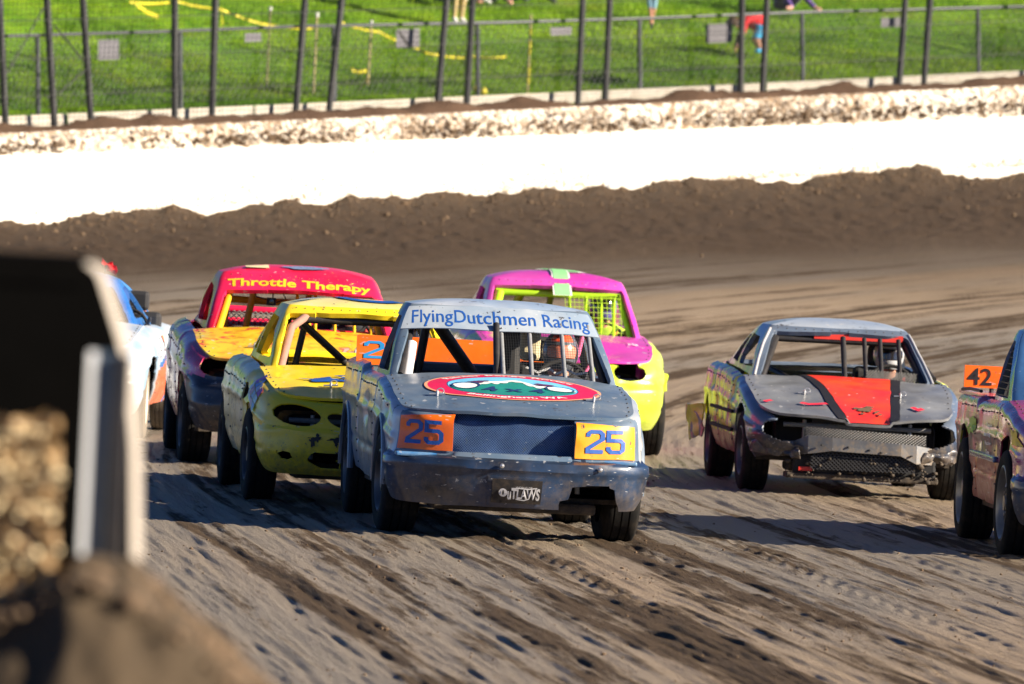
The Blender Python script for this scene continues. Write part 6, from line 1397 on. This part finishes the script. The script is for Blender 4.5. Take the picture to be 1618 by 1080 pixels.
# ================================================================== 7. white, blue and orange car at the left
pt_whi = paint('muddy_white_paint', (.56, .58, .60), (.26, .42, .62), 2, .36, mud=.16, chip=.68)
pt_roy = paint('royal_blue_paint', (.02, .12, .42), (.05, .22, .55), 2, .3, mud=.06, chip=.69, coat=.4)
pt_orb = paint('orange_red_door_paint', (.78, .13, .05), (.80, .22, .12), 3, .36, mud=.16, chip=.66)
plan = [(-3.40, 0), (-3.38, .5), (-3.3, .64), (-3.15, .70), (-2.6, .74), (-1.5, .755), (-.5, .75), (.1, .735), (.42, .705), (.60, .62), (.72, .45), (.79, .22), (.81, 0)]
Wc_ = Car('race_car', 'white race car with blue pillars and orange-red side, half hidden behind the black barrier', 'race car', (-3.68, 71.9), -2.4, plan,
          [(-3.45, .80), (-2.6, .90), (-1.2, .90), (-.5, .90), (0, .84), (.45, .76), (.7, .70), (.85, .68)], [(-3.5, .34), (-2.9, .27), (.2, .25), (.4, .20), (.9, .19)], .745, .315, .15, .010, 53,
          front=[(.18, 0), (.26, .035), (.45, .05), (.52, .02), (.6, 0)])
Wc_.grooves = [(-.50, .28), (-1.65, .28)]
Wc_.shell([arch(0, .32, .35), arch(-2.6, .32, .35), fronthole(ell(-.45, .60, .13, .06)), fronthole(ell(.45, .60, .13, .06)), fronthole(chaikin(sym([(0, .28), (-.36, .28), (-.40, .38), (0, .40)]), 1))],
          [('front_bumper', pt_whi, lambda x, y, z: (x > .34) & (z < .52)), ('door', pt_orb, lambda x, y, z: (x > -1.65) & (x < -.5) & (np.abs(y) > .5) & (z < .60 - (x + 1.0) * .12)), ('blue_band', pt_roy, lambda x, y, z: (x > -1.75) & (x < -.62) & (np.abs(y) > .5) & (z < .655 - (x + 1.0) * .12)),
           ('quarter_panel', pt_orb, lambda x, y, z: (x <= -1.65) & (z < .62))], 'fender_shell', pt_whi, 30)
Wc_.hood_setup(-.56, .62, .54, .035, .08); Wc_.hoodpart(pt_whi)
Wc_.deck('trunk_lid', pt_whi, -2.62, -3.28, .58)
Wc_.cabin_setup((-.50, -2.72, .585, .09, .05), (-1.12, -1.80, .335, .07, .05), 1.265, .05)
sw1 = chaikin([(-.74, .955), (-1.19, 1.20), (-1.50, 1.21), (-1.58, .965)], 1); sw2 = chaikin([(-1.70, .965), (-1.62, 1.20), (-1.78, 1.18), (-2.35, .985)], 1)
Wc_.cabpart(pt_roy, [fbhole(chaikin([(-.51, .915), (-.315, 1.20), (0, 1.215), (.315, 1.20), (.51, .915), (0, .92)], 1), 0, Wc_), fbhole(chaikin([(-.45, .97), (-.28, 1.18), (.28, 1.18), (.45, .97)], 1), 2, Wc_)] + [sidehole(p, q, Wc_) for p in (sw1, sw2) for q in (1, 3)])
rf = Wc_.roofpart(pt_roy)
Wc_.bars([[(-.60, -.48, .90), (-1.05, -.31, 1.18), (-1.7, -.29, 1.20)], [(-.60, .48, .90), (-1.05, .31, 1.18), (-1.7, .29, 1.20)], [(-1.70, -.40, .45), (-1.70, -.29, 1.20), (-1.70, .29, 1.20), (-1.70, .40, .45)]], m_bar, .024)
Wc_.screen('side_net', lambda u, v: (-.80 - 1.25 * u + .0 * v - .25 * v * (1 - u) + .3 * v * u, (.525 - .19 * v), .93 + .25 * v), 22, 9, m_wire, .009)
MB().add([(-.86, .46, .94), (-1.95, .46, .94), (-1.62, .29, 1.18), (-1.18, .29, 1.18)], [(0, 1, 2, 3)]).build('window_dark_sheet', m_print_blk, Wc_.root)  # black sheet filling the side windows behind the net
fl = MB().tube([(-1.35, .20, 1.28), (-1.35, .22, 1.38)], .007, 6).build('flag_staff', m_bar, Wc_.root, True)
P, mm = gsurf(lambda u, v: st(-1.35 - .03 * u, .20 + .11 * u - .03 * v, 1.36 + .07 * v - .05 * u) + .02 * vnoise(st(u * 4, v * 4, 0 * u), 3)[..., None], np.linspace(0, 1, 10), np.linspace(0, 1, 6)); emit('red_flag', P, mm, m_red, fl, .003)
MB().box((-1.95, .46, .96), (-1.93, .52, 1.12)).build('orange_marker', plain('orange_plastic', (.85, .30, .16), .5), Wc_.root, bevel=.008)
V, F = digits2d('25', .2); iL = np.where(Wc_.PY > .3)[0][::-1]; sl_ = lambda x: np.interp(x, Wc_.PX[iL], Wc_.S[iL])
o_ = text2d('7', .05, width=.22, height=.26); Wc_.decal('door_number', o_, m_orange, lambda X_, Y_: Wc_.wrapz(sl_(-.98) + X_, .72 + Y_ * .8, .010), Wc_.root)
Wc_.guts(-.50, .90, -3.2, 2.6); Wc_.wheels(2.6, .64, .17, 2, .19, plain('muddy_white_rim', (.55, .52, .46), .5, dust=.4), plain('mud_caked_tyre', (.16, .135, .105), .9, dust=.5))
driver(Wc_, -1.42, .30, 1.07, m_suit, plain('blue_helmet', (.03, .08, .25), .3, coat=.4), m_visor, 'driver in a blue helmet inside the white and orange car at the left')
driver(T, -1.45, .445, 1.19, m_suitgrey, plain('white_helmet', (.6, .6, .62), .3, coat=.4), m_visor, 'driver in a white helmet inside the truck at the right edge')

# small rivets along the sheet metal edges of every car
for car in (A, B, Cc, D, K, T, Wc_):
    m = MB(); g = np.random.default_rng(car.seed)
    def dot(p, r_=.0075):
        q = Vector(p); b = [(q.x + r_ * sx, q.y + r_ * sy, q.z + r_ * sz) for sx, sy, sz in ((1, 0, 0), (-1, 0, 0), (0, 1, 0), (0, -1, 0), (0, 0, 1), (0, 0, -1))]
        m.add(b, [(0, 2, 4), (2, 1, 4), (1, 3, 4), (3, 0, 4), (2, 0, 5), (1, 2, 5), (3, 1, 5), (0, 3, 5)])
    xc = car.h[0]
    for u in np.linspace(.06, .94, 9):
        for v in (-.955, .955): dot(car.hood(np.array([u]), np.array([v]), .002)[0])
    for f_ in np.linspace(-.46, .46, 15):
        dot(car.cab(np.array([car.N / 4 * (.5 + f_ * .92)]), np.array([.955]), .003)[0], .006)
    for sg in (-1, 1):
        i = np.where(car.PY * sg > .4)[0]; o_ = i if sg < 0 else i[::-1]
        for x in np.linspace(-3.0, .2, 20):
            s_ = np.interp(x, car.PX[o_], car.S[o_]); zt = float(knots(x, car.zt))
            dot(car.wrapz(np.array([s_]), np.array([zt - car.br * 1.3]), .002)[0])
    for xg, zg in car.grooves:
        for sg in (-1, 1):
            i = np.where(car.PY * sg > .4)[0]; o_ = i if sg < 0 else i[::-1]
            for z in np.linspace(.36, .80, 7): dot(car.wrapz(np.array([np.interp(xg - .05, car.PX[o_], car.S[o_])]), np.array([z]), .002)[0])
    m.build('rivets', m_rim, car.root, False, 'stuff')
